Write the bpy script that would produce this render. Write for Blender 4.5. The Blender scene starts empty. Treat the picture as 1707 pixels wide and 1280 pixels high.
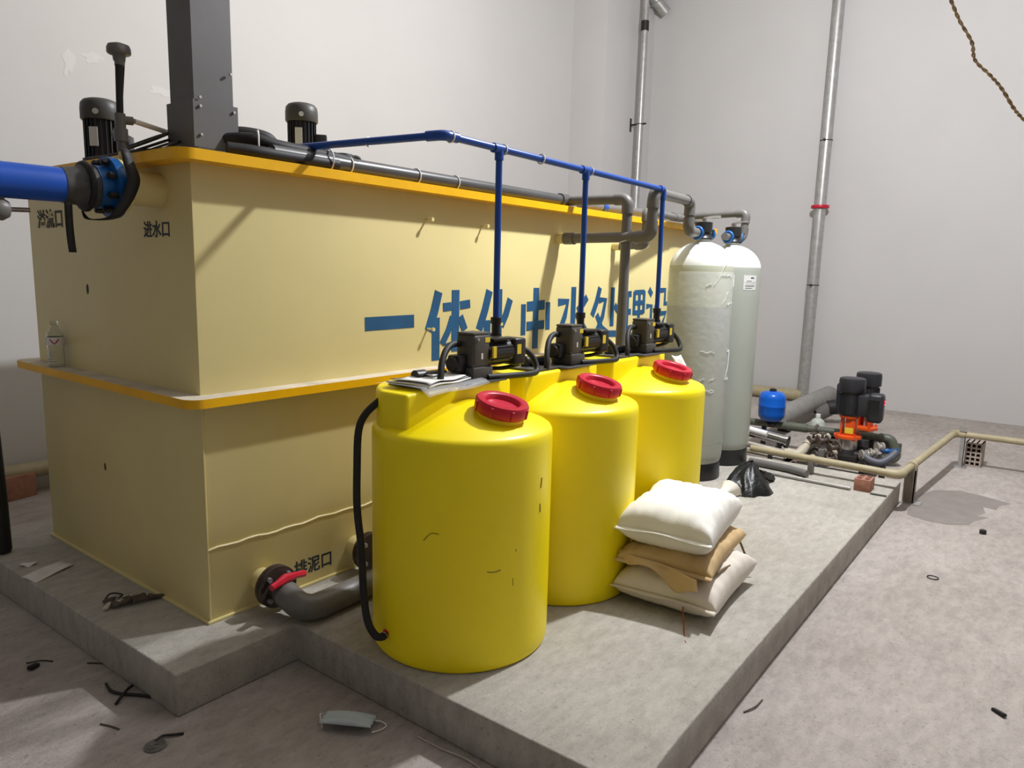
import bpy, bmesh, math, random
from mathutils import Vector, Matrix, Euler, Quaternion
random.seed(7)
S = bpy.context.scene
COL = S.collection
PI = math.pi

# ------------------------------------------------------------------ camera, light, exposure
cam_d = bpy.data.cameras.new('camera'); cam = bpy.data.objects.new('camera', cam_d); COL.objects.link(cam)
S.camera = cam
cam_d.sensor_fit = 'HORIZONTAL'; cam_d.sensor_width = 36.0
cam_d.lens = 1211.5 / 1707 * 36.0
cam_d.clip_start = 0.05; cam_d.clip_end = 60
yaw, pitch, roll = math.radians(37.3047), math.radians(-8.7736), math.radians(1.3205)
fw = Vector((math.cos(yaw)*math.cos(pitch), math.sin(yaw)*math.cos(pitch), math.sin(pitch)))
rt = Vector((math.sin(yaw), -math.cos(yaw), 0)); up = rt.cross(fw)
r2 = rt*math.cos(roll) + up*math.sin(roll); u2 = -rt*math.sin(roll) + up*math.cos(roll)
cam.matrix_world = Matrix(((r2.x, u2.x, -fw.x, -1.6207), (r2.y, u2.y, -fw.y, -2.9040), (r2.z, u2.z, -fw.z, 1.5890), (0, 0, 0, 1)))

W = bpy.data.worlds.new('world'); S.world = W; W.use_nodes = True
W.node_tree.nodes['Background'].inputs[0].default_value = (0.9, 0.95, 1, 1)
W.node_tree.nodes['Background'].inputs[1].default_value = 0.02
S.view_settings.view_transform = 'Standard'; S.view_settings.look = 'None'
S.view_settings.gamma = 1.0; S.view_settings.use_curve_mapping = False
S.view_settings.exposure = 0.0

def bulb(name, loc, power, rad, col=(0.965, 0.985, 1.03)):
    l = bpy.data.lights.new(name, 'POINT'); l.energy = power; l.shadow_soft_size = rad; l.color = col
    o = bpy.data.objects.new(name, l); o.location = loc; COL.objects.link(o); return o
bulb('work_lamp', (3.5, -1.78, 4.75), 1000, 0.09)

# ------------------------------------------------------------------ materials
def lin(h):
    if isinstance(h, (tuple, list)): return tuple(h)
    h = h.lstrip('#'); v = [int(h[i:i+2], 16)/255 for i in (0, 2, 4)]
    return tuple(c/12.92 if c <= .04045 else ((c+.055)/1.055)**2.4 for c in v)
MATS = {}
def mat(name, col, rough=.5, metal=0, var=.06, scale=6, bump=0, bscale=60, alpha=1, trans=0, ior=1.45, coat=0, spec=.5, emit=None, var2=None, sss=0, transl=0):
    if name in MATS: return MATS[name]
    m = bpy.data.materials.new(name); m.use_nodes = True; nt = m.node_tree; N = nt.nodes; L = nt.links
    b = N['Principled BSDF']; c = lin(col)
    b.inputs['Roughness'].default_value = rough; b.inputs['Metallic'].default_value = metal
    b.inputs['Specular IOR Level'].default_value = spec
    b.inputs['IOR'].default_value = ior; b.inputs['Alpha'].default_value = alpha
    b.inputs['Transmission Weight'].default_value = trans; b.inputs['Coat Weight'].default_value = coat
    if sss: b.inputs['Subsurface Weight'].default_value = sss; b.inputs['Subsurface Radius'].default_value = (1.0, .85, .12); b.inputs['Subsurface Scale'].default_value = .22
    tc = N.new('ShaderNodeTexCoord'); nz = N.new('ShaderNodeTexNoise'); nz.inputs['Scale'].default_value = scale
    nz.inputs['Detail'].default_value = 6; nz.inputs['Roughness'].default_value = .6
    L.new(tc.outputs['Object'], nz.inputs['Vector'])
    rp = N.new('ShaderNodeValToRGB'); rp.color_ramp.elements[0].position = .3; rp.color_ramp.elements[1].position = .7
    d = lin(var2) if var2 else tuple(x*(1-var*2) for x in c)
    rp.color_ramp.elements[0].color = (*d, 1); rp.color_ramp.elements[1].color = (*tuple(min(1, x*(1+var)) for x in c), 1)
    L.new(nz.outputs['Fac'], rp.inputs['Fac']); L.new(rp.outputs['Color'], b.inputs['Base Color'])
    if bump:
        n2 = N.new('ShaderNodeTexNoise'); n2.inputs['Scale'].default_value = bscale; n2.inputs['Detail'].default_value = 8
        L.new(tc.outputs['Object'], n2.inputs['Vector'])
        bp = N.new('ShaderNodeBump'); bp.inputs['Strength'].default_value = bump; bp.inputs['Distance'].default_value = .01
        L.new(n2.outputs['Fac'], bp.inputs['Height']); L.new(bp.outputs['Normal'], b.inputs['Normal'])
    if transl:   # thin moulded wall that lets light through
        tl = N.new('ShaderNodeBsdfTranslucent'); mx = N.new('ShaderNodeMixShader'); mx.inputs[0].default_value = transl
        L.new(rp.outputs['Color'], tl.inputs['Color']); L.new(b.outputs[0], mx.inputs[1]); L.new(tl.outputs[0], mx.inputs[2])
        L.new(mx.outputs[0], N['Material Output'].inputs['Surface'])
    if emit: b.inputs['Emission Color'].default_value = (*lin(emit[0]), 1); b.inputs['Emission Strength'].default_value = emit[1]
    MATS[name] = m; return m

def concrete(name, a, bcol, dark, bump):
    m = bpy.data.materials.new(name); m.use_nodes = True; nt = m.node_tree; N = nt.nodes; L = nt.links
    b = N['Principled BSDF']; b.inputs['Roughness'].default_value = .88; b.inputs['Specular IOR Level'].default_value = .25
    g = N.new('ShaderNodeNewGeometry')
    def noise(s, det=8, ro=.6, st=(1, 1, 1)):
        mp = N.new('ShaderNodeMapping'); mp.inputs['Scale'].default_value = st
        n = N.new('ShaderNodeTexNoise'); n.inputs['Scale'].default_value = s; n.inputs['Detail'].default_value = det; n.inputs['Roughness'].default_value = ro
        L.new(g.outputs['Position'], mp.inputs['Vector']); L.new(mp.outputs['Vector'], n.inputs['Vector']); return n
    def ramp(n, p0, p1, c0, c1):
        r = N.new('ShaderNodeValToRGB'); r.color_ramp.elements[0].position = p0; r.color_ramp.elements[1].position = p1
        r.color_ramp.elements[0].color = (*c0, 1); r.color_ramp.elements[1].color = (*c1, 1); L.new(n.outputs['Fac'], r.inputs['Fac']); return r
    def mix(bt, f, x, y):
        k = N.new('ShaderNodeMix'); k.data_type = 'RGBA'; k.blend_type = bt; k.inputs['Factor'].default_value = f
        L.new(x.outputs[0] if x.type != 'MIX' else x.outputs['Result'], k.inputs['A']); L.new(y.outputs[0], k.inputs['B']); return k
    c1 = ramp(noise(1.3, 6), .35, .65, lin(a), lin(bcol))
    c2 = ramp(noise(9, 10, .7, (1, 2.2, 1)), .34, .62, (.76, .755, .75), (1.05, 1.05, 1.05))
    c3 = ramp(noise(46, 6, .65), .30, .42, (.62, .60, .57), (1, 1, 1))
    c4 = ramp(noise(.55, 4), .42, .75, (1, 1, 1), lin(dark))
    k = mix('MULTIPLY', .85, c1, c2); k = mix('MULTIPLY', .75, k, c3); k = mix('MULTIPLY', .5, k, c4)
    L.new(k.outputs['Result'], b.inputs['Base Color'])
    n1 = noise(14, 10, .7, (1, 1.8, 1)); n2 = noise(120, 4)
    ad = N.new('ShaderNodeMath'); ad.operation = 'MULTIPLY_ADD'; L.new(n2.outputs['Fac'], ad.inputs[0]); ad.inputs[1].default_value = .25; L.new(n1.outputs['Fac'], ad.inputs[2])
    bp = N.new('ShaderNodeBump'); bp.inputs['Strength'].default_value = bump; bp.inputs['Distance'].default_value = .03
    L.new(ad.outputs[0], bp.inputs['Height']); L.new(bp.outputs['Normal'], b.inputs['Normal'])
    MATS[name] = m; return m

FLOOR = concrete('floor concrete', '#bdb4ad', '#b1a8a0', '#c3bdb8', .6)
SLAB = concrete('slab concrete', '#bfbab0', '#b3aea4', '#c4c0b8', .5)
WALL = mat('white wall paint', '#c4c1be', .75, var=.02, scale=.7, bump=.05, bscale=25)
CEIL = mat('ceiling paint', '#bdbab8', .85, var=.02)
ROUGHWALL = mat('bare plaster', '#a8a5a2', .85, var=.03)
CREAM = mat('cream tank paint', '#e2d294', .42, var=.04, scale=1.1, bump=.03, bscale=9)
DUST = mat('dusty cream paint', '#cfc4b0', .7, var=.12, scale=7)
EDGE = mat('golden yellow paint', '#f7ba06', .4, var=.06, scale=4)
STENCIL = mat('blue stencil paint', '#1f5681', .6, var=.12, scale=5)
BLACKINK = mat('dark stencil paint', '#2b3036', .6, var=.1)
YEL = mat('yellow polyethylene', '#ffe604', .36, var=.03, scale=2, bump=.02, bscale=40)
RED = mat('red plastic', '#c01a34', .35, var=.05)
GREYPVC = mat('grey pvc', '#6b6864', .42, var=.05, scale=8)
DPVC = mat('dark grey pvc', '#4c4b4b', .35, var=.08, scale=5)
LPVC = mat('mottled grey insulation', '#8e8b86', .75, var=.1, scale=9)
BLUEPIPE = mat('blue pipe plastic', '#1c4a9f', .3, var=.05)
BLUEBIG = mat('blue pipe paint', '#0f4fb4', .38, var=.08, scale=4)
BLUEFL = mat('blue flange paint', '#145a9c', .4, var=.08)
BLUETK = mat('blue tank paint', '#0a5bc0', .25, var=.03)
BLK = mat('black plastic', '#232323', .4, var=.1)
BLKR = mat('black rubber', '#1c1b1b', .6, var=.15, scale=12)
MOTOR = mat('dark motor paint', '#2a2a2e', .42, var=.1)
GEARP = mat('graphite housing paint', '#4a4844', .45, var=.06)
DUCT = mat('dark sheet metal', '#5c5a59', .5, metal=.0, var=.06, scale=5)
GALV = mat('galvanised steel', '#b4b2af', .4, metal=.55, var=.1, scale=14)
STEEL = mat('stainless steel', '#c4bfb8', .3, metal=.7, var=.08, scale=10)
CHROME = mat('chrome', '#d0cecb', .12, metal=1, var=.04)
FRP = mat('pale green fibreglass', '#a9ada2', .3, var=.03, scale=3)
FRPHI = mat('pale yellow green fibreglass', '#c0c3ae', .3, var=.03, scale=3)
FRPTOP = mat('lit white fibreglass', '#e2e5dc', .4, var=.02)  # paler dome colour carries the lamplight falling on the vessel shoulders
WHITEP = mat('white paper', '#e4e2de', .7, var=.05, scale=14)
STICKY = mat('yellow sticker', '#e0c83a', .5)
STICKW = mat('white sticker', '#d8d8d4', .5)
ORANGE = mat('orange paint', '#e0561c', .4, var=.08)
TAN = mat('khaki pipe paint', '#a89c7c', .5, var=.08, scale=8)
OLIVE = mat('olive grey pipe paint', '#5a5d50', .45, var=.1)
BRICK = mat('red clay brick', '#a0705c', .85, var=.14, scale=20, bump=.3)
SACKW = mat('white woven sack', '#e9e6dc', .75, var=.03, scale=5, bump=.12, bscale=140)
SACKT = mat('tan paper sack', '#c3a678', .75, var=.08, scale=5, bump=.15, bscale=40)
SACKG = mat('off white sack', '#d9d0c2', .75, var=.04, scale=5, bump=.12, bscale=140)
CLEAR = mat('clear plastic', '#eef2f2', .08, trans=1, ior=1.2, var=.01)
FILM = mat('clear stretch film', '#f2f4f4', .10, alpha=.2, var=.02, bump=.9, bscale=22)
BRONZE = mat('dull bronze', '#7d6f66', .4, metal=.6, var=.2, scale=25)
BEIGEP = mat('beige pipe plastic', '#bdb5a0', .45, var=.05)
DARKST = mat('dark steel', '#33302e', .5, metal=.4, var=.15)
RUSTF = mat('brown flange', '#4a3f3a', .45, metal=.3, var=.15, scale=18)
DAMP = mat('damp concrete', '#877e78', .55, var=.08, scale=6, bump=.2, bscale=40)
DEBR = mat('dirty scrap', '#5a5044', .85, var=.3, scale=30)
JUG = mat('milky plastic', '#c9cfc4', .35, alpha=.75, var=.02)
CORD = mat('twisted brown cord', '#c9b18d', .7, scale=40, var2='#6a4630')
LED = mat('red indicator', '#ff3050', .3, emit=('#ff2040', 3))
MASKM = mat('pale blue mask cloth', '#b9c3c4', .8, var=.04)

# ------------------------------------------------------------------ mesh builder
ORG = {}
def V(*a): return Vector(a if len(a) > 1 else a[0])
class MB:
    def __init__(s): s.bm = bmesh.new(); s.mi = 0
    def _merge(s, t, mx=None):
        if mx is not None: bmesh.ops.transform(t, matrix=mx, verts=t.verts)
        for f in t.faces: f.material_index = s.mi
        me = bpy.data.meshes.new('tmp'); t.to_mesh(me); t.free(); s.bm.from_mesh(me); bpy.data.meshes.remove(me); return s
    def box(s, c, d, bev=0, rot=(0, 0, 0), seg=2):
        t = bmesh.new(); bmesh.ops.create_cube(t, size=1); bmesh.ops.scale(t, vec=d, verts=t.verts)
        if bev: bmesh.ops.bevel(t, geom=t.edges[:], offset=bev, segments=seg, profile=.5, affect='EDGES')
        return s._merge(t, Matrix.Translation(V(c)) @ Euler(rot).to_matrix().to_4x4())
    def b2(s, a, b, bev=0, seg=2):
        a, b = V(a), V(b); return s.box((a+b)/2, [abs(q) for q in (b-a)], bev, seg=seg)
    def cyl(s, p0, p1, r, r1=None, seg=24):
        p0, p1 = V(p0), V(p1); r1 = r if r1 is None else r1
        return s.lathe([(0, 0), (r, 0), (r1, (p1-p0).length), (0, (p1-p0).length)], p0, p1-p0, seg)
    def lathe(s, prof, c=(0, 0, 0), ax=(0, 0, 1), seg=32, sx=1, sy=1):
        t = bmesh.new(); rows = []
        for r, z in prof:
            if r < 1e-6: rows.append([t.verts.new((0, 0, z))])
            else: rows.append([t.verts.new((r*sx*math.cos(2*PI*i/seg), r*sy*math.sin(2*PI*i/seg), z)) for i in range(seg)])
        for a, b in zip(rows, rows[1:]):
            for i in range(seg):
                j = (i+1) % seg
                if len(a) == 1 and len(b) == 1: continue
                if len(a) == 1: t.faces.new((a[0], b[j], b[i])) if False else t.faces.new((a[0], b[i], b[j]))
                elif len(b) == 1: t.faces.new((a[i], a[j], b[0]))
                else: t.faces.new((a[i], a[j], b[j], b[i]))
        bmesh.ops.recalc_face_normals(t, faces=t.faces[:])
        q = V(ax).normalized().to_track_quat('Z', 'Y')
        return s._merge(t, Matrix.Translation(V(c)) @ q.to_matrix().to_4x4())
    def tube(s, pts, r, seg=12, closed=False, rad=None):
        P = [V(p) for p in pts]; n = len(P); t = bmesh.new(); rows = []
        tn = []
        for i in range(n):
            a = P[i-1] if (i > 0 or closed) else P[i]; b = P[(i+1) % n] if (i < n-1 or closed) else P[i]
            tn.append((b-a).normalized())
        u = tn[0].orthogonal().normalized()
        for i in range(n):
            if i: u = (tn[i-1].rotation_difference(tn[i]) @ u); u = (u - tn[i]*u.dot(tn[i])).normalized()
            w = tn[i].cross(u); rr = rad[i] if rad else r
            rows.append([t.verts.new(P[i] + rr*(math.cos(2*PI*k/seg)*u + math.sin(2*PI*k/seg)*w)) for k in range(seg)])
        pr = list(zip(rows, rows[1:])) + ([(rows[-1], rows[0])] if closed else [])
        for a, b in pr:
            for k in range(seg):
                j = (k+1) % seg; t.faces.new((a[k], a[j], b[j], b[k]))
        if not closed: t.faces.new(rows[0][::-1]); t.faces.new(rows[-1])
        bmesh.ops.recalc_face_normals(t, faces=t.faces[:])
        return s._merge(t)
    def prism(s, poly, z0, z1, bev=0, mx=None):
        t = bmesh.new(); a = [t.verts.new((x, y, z0)) for x, y in poly]; b = [t.verts.new((x, y, z1)) for x, y in poly]
        n = len(poly)
        t.faces.new(a[::-1]); t.faces.new(b)
        for i in range(n): t.faces.new((a[i], a[(i+1) % n], b[(i+1) % n], b[i]))
        bmesh.ops.recalc_face_normals(t, faces=t.faces[:])
        if bev: bmesh.ops.bevel(t, geom=t.edges[:], offset=bev, segments=3, profile=.5, affect='EDGES')
        return s._merge(t, mx)
    def ring(s, outer, inner, z0, z1):
        t = bmesh.new(); n = len(outer)
        o0 = [t.verts.new((x, y, z0)) for x, y in outer]; o1 = [t.verts.new((x, y, z1)) for x, y in outer]
        i0 = [t.verts.new((x, y, z0)) for x, y in inner]; i1 = [t.verts.new((x, y, z1)) for x, y in inner]
        for k in range(n):
            j = (k+1) % n
            for q in ((o0[k], o0[j], o1[j], o1[k]), (o1[k], o1[j], i1[j], i1[k]), (i1[k], i1[j], i0[j], i0[k]), (i0[k], i0[j], o0[j], o0[k])): t.faces.new(q)
        bmesh.ops.recalc_face_normals(t, faces=t.faces[:]); return s._merge(t)
    def grid(s, f, nu, nv):
        t = bmesh.new(); g = [[t.verts.new(f(i/nu, j/nv)) for j in range(nv+1)] for i in range(nu+1)]
        for i in range(nu):
            for j in range(nv): t.faces.new((g[i][j], g[i+1][j], g[i+1][j+1], g[i][j+1]))
        return s._merge(t)
    def build(s, name, m, parent=None, label=None, ang=38, solid=0, kind=None):
        me = bpy.data.meshes.new(name)
        if parent is not None: bmesh.ops.translate(s.bm, vec=-ORG[parent], verts=s.bm.verts)
        s.bm.to_mesh(me); s.bm.free()
        for q in (m if isinstance(m, (list, tuple)) else [m]): me.materials.append(q)
        for p in me.polygons: p.use_smooth = True
        try: me.set_sharp_from_angle(angle=math.radians(ang))
        except Exception: pass
        o = bpy.data.objects.new(name, me); COL.objects.link(o)
        if parent is not None: o.parent = parent; ORG[o] = ORG[parent].copy()
        else: ORG[o] = Vector((0, 0, 0))
        if label: o['label'] = label
        if kind: o['kind'] = kind
        if solid:
            md = o.modifiers.new('solid', 'SOLIDIFY'); md.thickness = solid; md.offset = 0
        return o
def thing(name, label, cat, loc=(0, 0, 0), group=None):
    o = bpy.data.objects.new(name, None); COL.objects.link(o); o.location = loc; o.empty_display_size = .05
    o['label'] = label; o['category'] = cat
    if group: o['group'] = group
    ORG[o] = V(loc); return o
def tag(o, label, cat, group=None):
    o['label'] = label; o['category'] = cat
    if group: o['group'] = group
    return o
def struct(o): o['kind'] = 'structure'; return o
def copy_tree(o, parent=None):
    c = o.copy(); COL.objects.link(c); c.parent = parent
    ORG[c] = ORG[o].copy()
    for ch in list(o.children): copy_tree(ch, c)
    return c
def clone(o, loc, label):
    c = copy_tree(o); c.location = loc; c['label'] = label; ORG[c] = V(loc); return c
def arcs(pts, rad, n=7):
    P = [V(p) for p in pts]; out = [P[0]]
    for a, b, c in zip(P, P[1:], P[2:]):
        d0 = (a-b).normalized(); d1 = (c-b).normalized(); th = d0.angle(d1)
        if th > PI-.02: out.append(b); continue
        rr = min(rad, .49*(a-b).length*math.tan(th/2), .49*(c-b).length*math.tan(th/2)); L_ = rr/math.tan(th/2)
        ctr = b + (d0+d1).normalized()*(rr/math.sin(th/2)); s0 = b+d0*L_-ctr; s1 = b+d1*L_-ctr; q = s0.rotation_difference(s1)
        for i in range(n+1): out.append(ctr + Quaternion().slerp(q, i/n) @ s0)
    out.append(P[-1]); return out
def spline(pts, n=6):
    P = [V(p) for p in pts]; P = [2*P[0]-P[1]]+P+[2*P[-1]-P[-2]]; out = []
    for i in range(1, len(P)-2):
        a, b, c, d = P[i-1:i+3]
        for k in range(n):
            t = k/n; out.append(.5*((2*b)+(c-a)*t+(2*a-5*b+4*c-d)*t*t+(3*b-a-3*c+d)*t**3))
    out.append(P[-2]); return out
def run(parent, pts, r, m, bend=None, name='pipe_run', elbows=True, seg=16, ends=()):
    """a pipe with a thicker socket elbow at every corner"""
    bend = bend or r*1.6; A = arcs(pts, bend)
    p = MB().tube(A, r, seg).build(name, m, parent)
    if elbows:
        P = [V(q) for q in pts]
        for a, b, c in zip(P, P[1:], P[2:]):
            d0 = (a-b).normalized(); d1 = (c-b).normalized(); L_ = bend+r*1.3
            MB().tube(arcs([b+d0*L_, b, b+d1*L_], bend), r*1.2, seg).build('elbow', m, parent)
    for q, d in ends:
        q, d = V(q), V(d).normalized(); MB().cyl(q-d*r*1.2, q+d*r*1.2, r*1.22, seg=seg).build('coupling', m, parent)
    return p
def tie(parent, c, ax, r, name='cable_tie', m=None):
    return MB().tube(ringpts(c, ax, r), .004, 6, closed=True).build(name, m or WHITEP, parent, 'white cable tie')
def ringpts(c, ax, r, n=20):
    c, ax = V(c), V(ax).normalized(); u = ax.orthogonal().normalized(); w = ax.cross(u)
    return [c+r*(math.cos(2*PI*i/n)*u+math.sin(2*PI*i/n)*w) for i in range(n)]
def rrect(x0, y0, x1, y1, r, n=6):
    out = []
    for cx, cy, a in ((x1-r, y0+r, -PI/2), (x1-r, y1-r, 0), (x0+r, y1-r, PI/2), (x0+r, y0+r, PI)):
        out += [(cx+r*math.cos(a+PI/2*i/n), cy+r*math.sin(a+PI/2*i/n)) for i in range(n+1)]
    return out
def text(body, parent, m, org, ex, ey, w, h, name='lettering', weight=.02, depth=.0012, label=None):
    """paint lettering fitted to a w x h box with lower-left corner org and axes ex, ey"""
    c = bpy.data.curves.new('txt', 'FONT'); c.body = body; c.extrude = .5; c.offset = weight
    o = bpy.data.objects.new('txt', c); COL.objects.link(o); bpy.context.view_layer.update()
    me = bpy.data.meshes.new_from_object(o.evaluated_get(bpy.context.evaluated_depsgraph_get()))
    bpy.data.objects.remove(o); bpy.data.curves.remove(c)
    xs = [v.co.x for v in me.vertices]; ys = [v.co.y for v in me.vertices]
    x0, x1, y0, y1 = min(xs), max(xs), min(ys), max(ys); ex, ey = V(ex), V(ey); ez = ex.cross(ey)
    for v in me.vertices:
        v.co = V(org) + ex*(w*(v.co.x-x0)/(x1-x0)) + ey*(h*(v.co.y-y0)/(y1-y0)) + ez*(depth*(v.co.z+.5)) - ORG[parent]
    me.materials.clear(); me.materials.append(m)
    ob = bpy.data.objects.new(name, me); COL.objects.link(ob); ob.parent = parent; ORG[ob] = ORG[parent].copy()
    if label: ob['label'] = label
    return ob

# ------------------------------------------------------------------ the room
X0, X1, Y0, Y1, ZF, ZC = -5.5, 9.4, -8.0, 3.4, -.18, 6.4
struct(MB().b2((X0, Y0, ZF-.1), (X1, Y1, ZF)).build('floor', FLOOR))
struct(MB().b2((X0, Y1, ZF), (X1, Y1+.15, ZC)).build('wall_left', WALL))
struct(MB().b2((X1, Y0, ZF), (X1+.15, Y1+.15, ZC)).build('wall_back', WALL))
struct(MB().b2((X0, Y0-.15, ZF), (X1, Y0, ZC)).build('wall_right', ROUGHWALL))
struct(MB().b2((X0-.15, Y0, ZF), (X0, Y1, ZC)).build('wall_front', ROUGHWALL))
struct(MB().b2((X0, Y0, ZC), (X1, Y1, ZC+.15)).build('ceiling', CEIL))
struct(MB().b2((7.95, 2.82, ZF), (X1, Y1, ZC)).build('trim_1', WALL))
slab_poly = [(-.31, -.287), (.25, -.287), (.255, -2.0), (.6, -1.985), (1.6, -1.978), (4.78, -1.972), (4.78, -.30), (5.6, -.28), (5.6, 2.04), (-.35, 2.04), (-.33, .9)]
sl = MB().prism(slab_poly, ZF, 0, bev=.008).build('equipment_plinth', SLAB); struct(sl); sl['label'] = 'low concrete plinth under the tank and drums'
damp = [(4.49, -2.08), (5.0, -2.02), (5.40, -2.15), (5.52, -2.32), (5.47, -2.5), (5.37, -2.69), (5.25, -2.62), (5.10, -2.61), (5.12, -2.52), (4.95, -2.55), (4.82, -2.5), (4.83, -2.58), (4.66, -2.5), (4.54, -2.48), (4.43, -2.35), (4.43, -2.22)]
tag(MB().prism(damp, ZF, ZF+.0015).build('damp_patch', DAMP), 'dark damp patch on the floor beside the plinth end', 'puddle')

# ------------------------------------------------------------------ the big treatment tank
TL, TD, TH = 5.25, 1.69, 2.0
T = thing('treatment_tank', 'large cream steel water treatment tank with golden yellow rims', 'tank', (TL/2, TD/2, 0))
MB().b2((0, 0, .012), (TL, TD, TH+.03), .003).build('body', CREAM, T)
MB().b2((-.012, -.012, 0), (TL+.012, TD+.012, .014), .003).build('base_plate', CREAM, T)
def rim(z0, z1, ov, name, top):
    b = MB(); b.ring(rrect(-ov, -ov, TL+ov, TD+ov, .07), rrect(.004, .004, TL-.004, TD-.004, .0005), z0, z1)
    for f in b.bm.faces: f.material_index = 0 if abs(f.normal.z) < .5 else 1
    b.build(name, [EDGE, top], T, 'golden yellow angle rim')
rim(2.0, 2.0434, .098, 'top_rim', EDGE); rim(.998, 1.037, .10, 'middle_rim', DUST)
MB().tube([(x*.05, -.003, .342-.0004*x+.004*math.sin(x*1.7)+.003*math.sin(x*.6)) for x in range(0, 62)], .0065, 6).build('weld_bead', CREAM, T)
MB().tube([(.002, -.004, .02), (.002, -.004, .99)], .004, 6).build('corner_weld', CREAM, T)
for x, z in ((1.366, 1.865), (1.85, 1.859), (1.379, 1.256), (2.0, 1.26)):
    MB().cyl((x, .0, z), (x, -.05, z), .006, seg=8).cyl((x, -.045, z), (x, -.055, z), .011, seg=8).build('stud', CREAM, T)
# inlet nozzle on the short side
MB().cyl((.0, .262, 1.90), (-.13, .262, 1.90), .072).build('inlet_nozzle', CREAM, T)
for y in (.30, .72): pass
MB().lathe([(0, 0), (.012, .0), (.012, .0015), (0, .0015)], (0, 1.02, 1.455), (-1, 0, 0), sy=2.1).build('paint_chip', BLACKINK, T, 'small dark scar in the paint')
MB().lathe([(0, 0), (.010, .0), (.010, .0015), (0, .0015)], (0, .95, .55), (-1, 0, 0), sy=2.0).build('paint_chip', DEBR, T, 'small grey scuff in the paint')
# lettering
EY = (0, 0, 1)
text('进水口', T, BLACKINK, (-.0006, .412, 1.702), (0, -1, 0), EY, .224, .072)
text('溢流口', T, BLACKINK, (-.0006, 1.575, 1.76), (0, -1, 0), EY, .315, .10)
text('排泥口', T, BLACKINK, (.449, -.0006, .062), (1, 0, 0), EY, .228, .085)
def stroke(b, pts, w, x0, z0, sw, sh, lift=0):
    """one stencil bar: a flat polyline of width w in a unit box"""
    P = [V(x0+p[0]*sw, z0+p[1]*sh, 0) for p in pts]; ws = w if isinstance(w, (list, tuple)) else [w]*len(P)
    Lf, Rt = [], []
    for i, p in enumerate(P):
        d = (P[min(i+1, len(P)-1)]-P[max(i-1, 0)]).normalized(); n = V(-d.y, d.x, 0); k = ws[i]/2
        Lf.append(p+n*k); Rt.append(p-n*k)
    b.prism([(q.x, q.y) for q in Lf+Rt[::-1]], 0, .0012+lift, mx=Matrix(((1, 0, 0, 0), (0, 0, -1, -.0005), (0, 1, 0, 0), (0, 0, 0, 1))))
t = .058; n_ = .034
CH = [
 ('一', .917, 1.274, 1.27, 1.337, [([(0, .48), (.5, .5), (1, .52)], .064)]),
 ('体', 1.375, 1.75, 1.06, 1.475, [([(.26, .98), (.17, .72), (.04, .44)], t), ([(.20, .62), (.20, .02)], t), ([(.36, .76), (.55, .77)], n_*1.3), ([(.76, .78), (1, .80)], n_*1.3),
   ([(.65, 1), (.65, .12)], t), ([(.58, .62), (.48, .42), (.34, .24)], t*.7), ([(.76, .62), (.88, .42)], t*.8), ([(.42, .2), (.56, .22)], n_), ([(.76, .24), (.94, .26)], n_)]),
 ('化', 1.825, 2.17, 1.075, 1.478, [([(.32, .98), (.2, .68), (.04, .38)], t), ([(.27, .52), (.27, .04)], t), ([(.60, 1), (.60, .2), (.66, .08), (.94, .08), (.97, .22)], t), ([(.94, .84), (.82, .6), (.68, .42)], t*.9)]),
 ('中', 2.278, 2.60, 1.07, 1.485, [([(.5, 1), (.5, 0)], t), ([(.06, .74), (.06, .24)], t*.8), ([(.95, .76), (.95, .30)], t*.8), ([(.18, .70), (.82, .72)], n_*1.7), ([(.18, .38), (.82, .39)], n_*1.6)]),
 ('水', 2.70, 3.12, 1.07, 1.49, [([(.5, 1), (.5, .1), (.40, .05)], t), ([(.02, .74), (.32, .75), (.24, .5), (.10, .25)], t*.85), ([(.95, .82), (.82, .7), (.64, .58)], t*.9), ([(.62, .56), (.78, .34), (1, .14)], t)]),
 ('处', 3.165, 3.62, 1.07, 1.485, [([(.26, 1), (.16, .72), (.03, .48)], t*.9), ([(.24, .76), (.46, .77), (.38, .46), (.22, .22), (.02, .06)], t*.8), ([(.18, .5), (.36, .24), (.6, .12), (1, .1)], t*.8), ([(.70, 1), (.70, .26)], t*.9), ([(.78, .66), (.98, .48)], t*.8)]),
 ('理', 3.665, 4.03, 1.07, 1.475, [([(.02, .88), (.36, .89)], n_*1.3), ([(.02, .52), (.36, .53)], n_*1.3), ([(0, .12), (.38, .2)], n_*1.4), ([(.18, .88), (.18, .16)], t*.7), ([(.5, .94), (.5, .46)], t*.7), ([(.97, .95), (.97, .48)], t*.7),
   ([(.74, .95), (.74, .06)], t*.7), ([(.5, .92), (.97, .93)], n_), ([(.5, .70), (.97, .71)], n_), ([(.5, .5), (.97, .51)], n_), ([(.48, .28), (1, .29)], n_*1.1), ([(.42, .04), (1, .05)], n_*1.2)]),
 ('设', 4.06, 4.50, 1.05, 1.485, [([(.10, .96), (.24, .84)], t*.9), ([(.02, .62), (.24, .63), (.24, .14), (.40, .26)], t*.75), ([(.50, .95), (.50, .72), (.40, .58)], t*.7), ([(.50, .93), (.82, .94), (.82, .66), (1, .68)], t*.75), ([(.44, .46), (.90, .47), (.72, .2), (.40, .02)], t*.75), ([(.52, .36), (.72, .16), (1, .0)], t*.8)]),
]
for ch, xa, xb, za, zb, st in CH:
    b = MB()
    for k, (pts, w) in enumerate(st): stroke(b, pts, w*1.12, xa, za, xb-xa, zb-za, k*.00025)
    b.build('lettering', STENCIL, T, 'blue stencilled character ' + ch)
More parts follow.
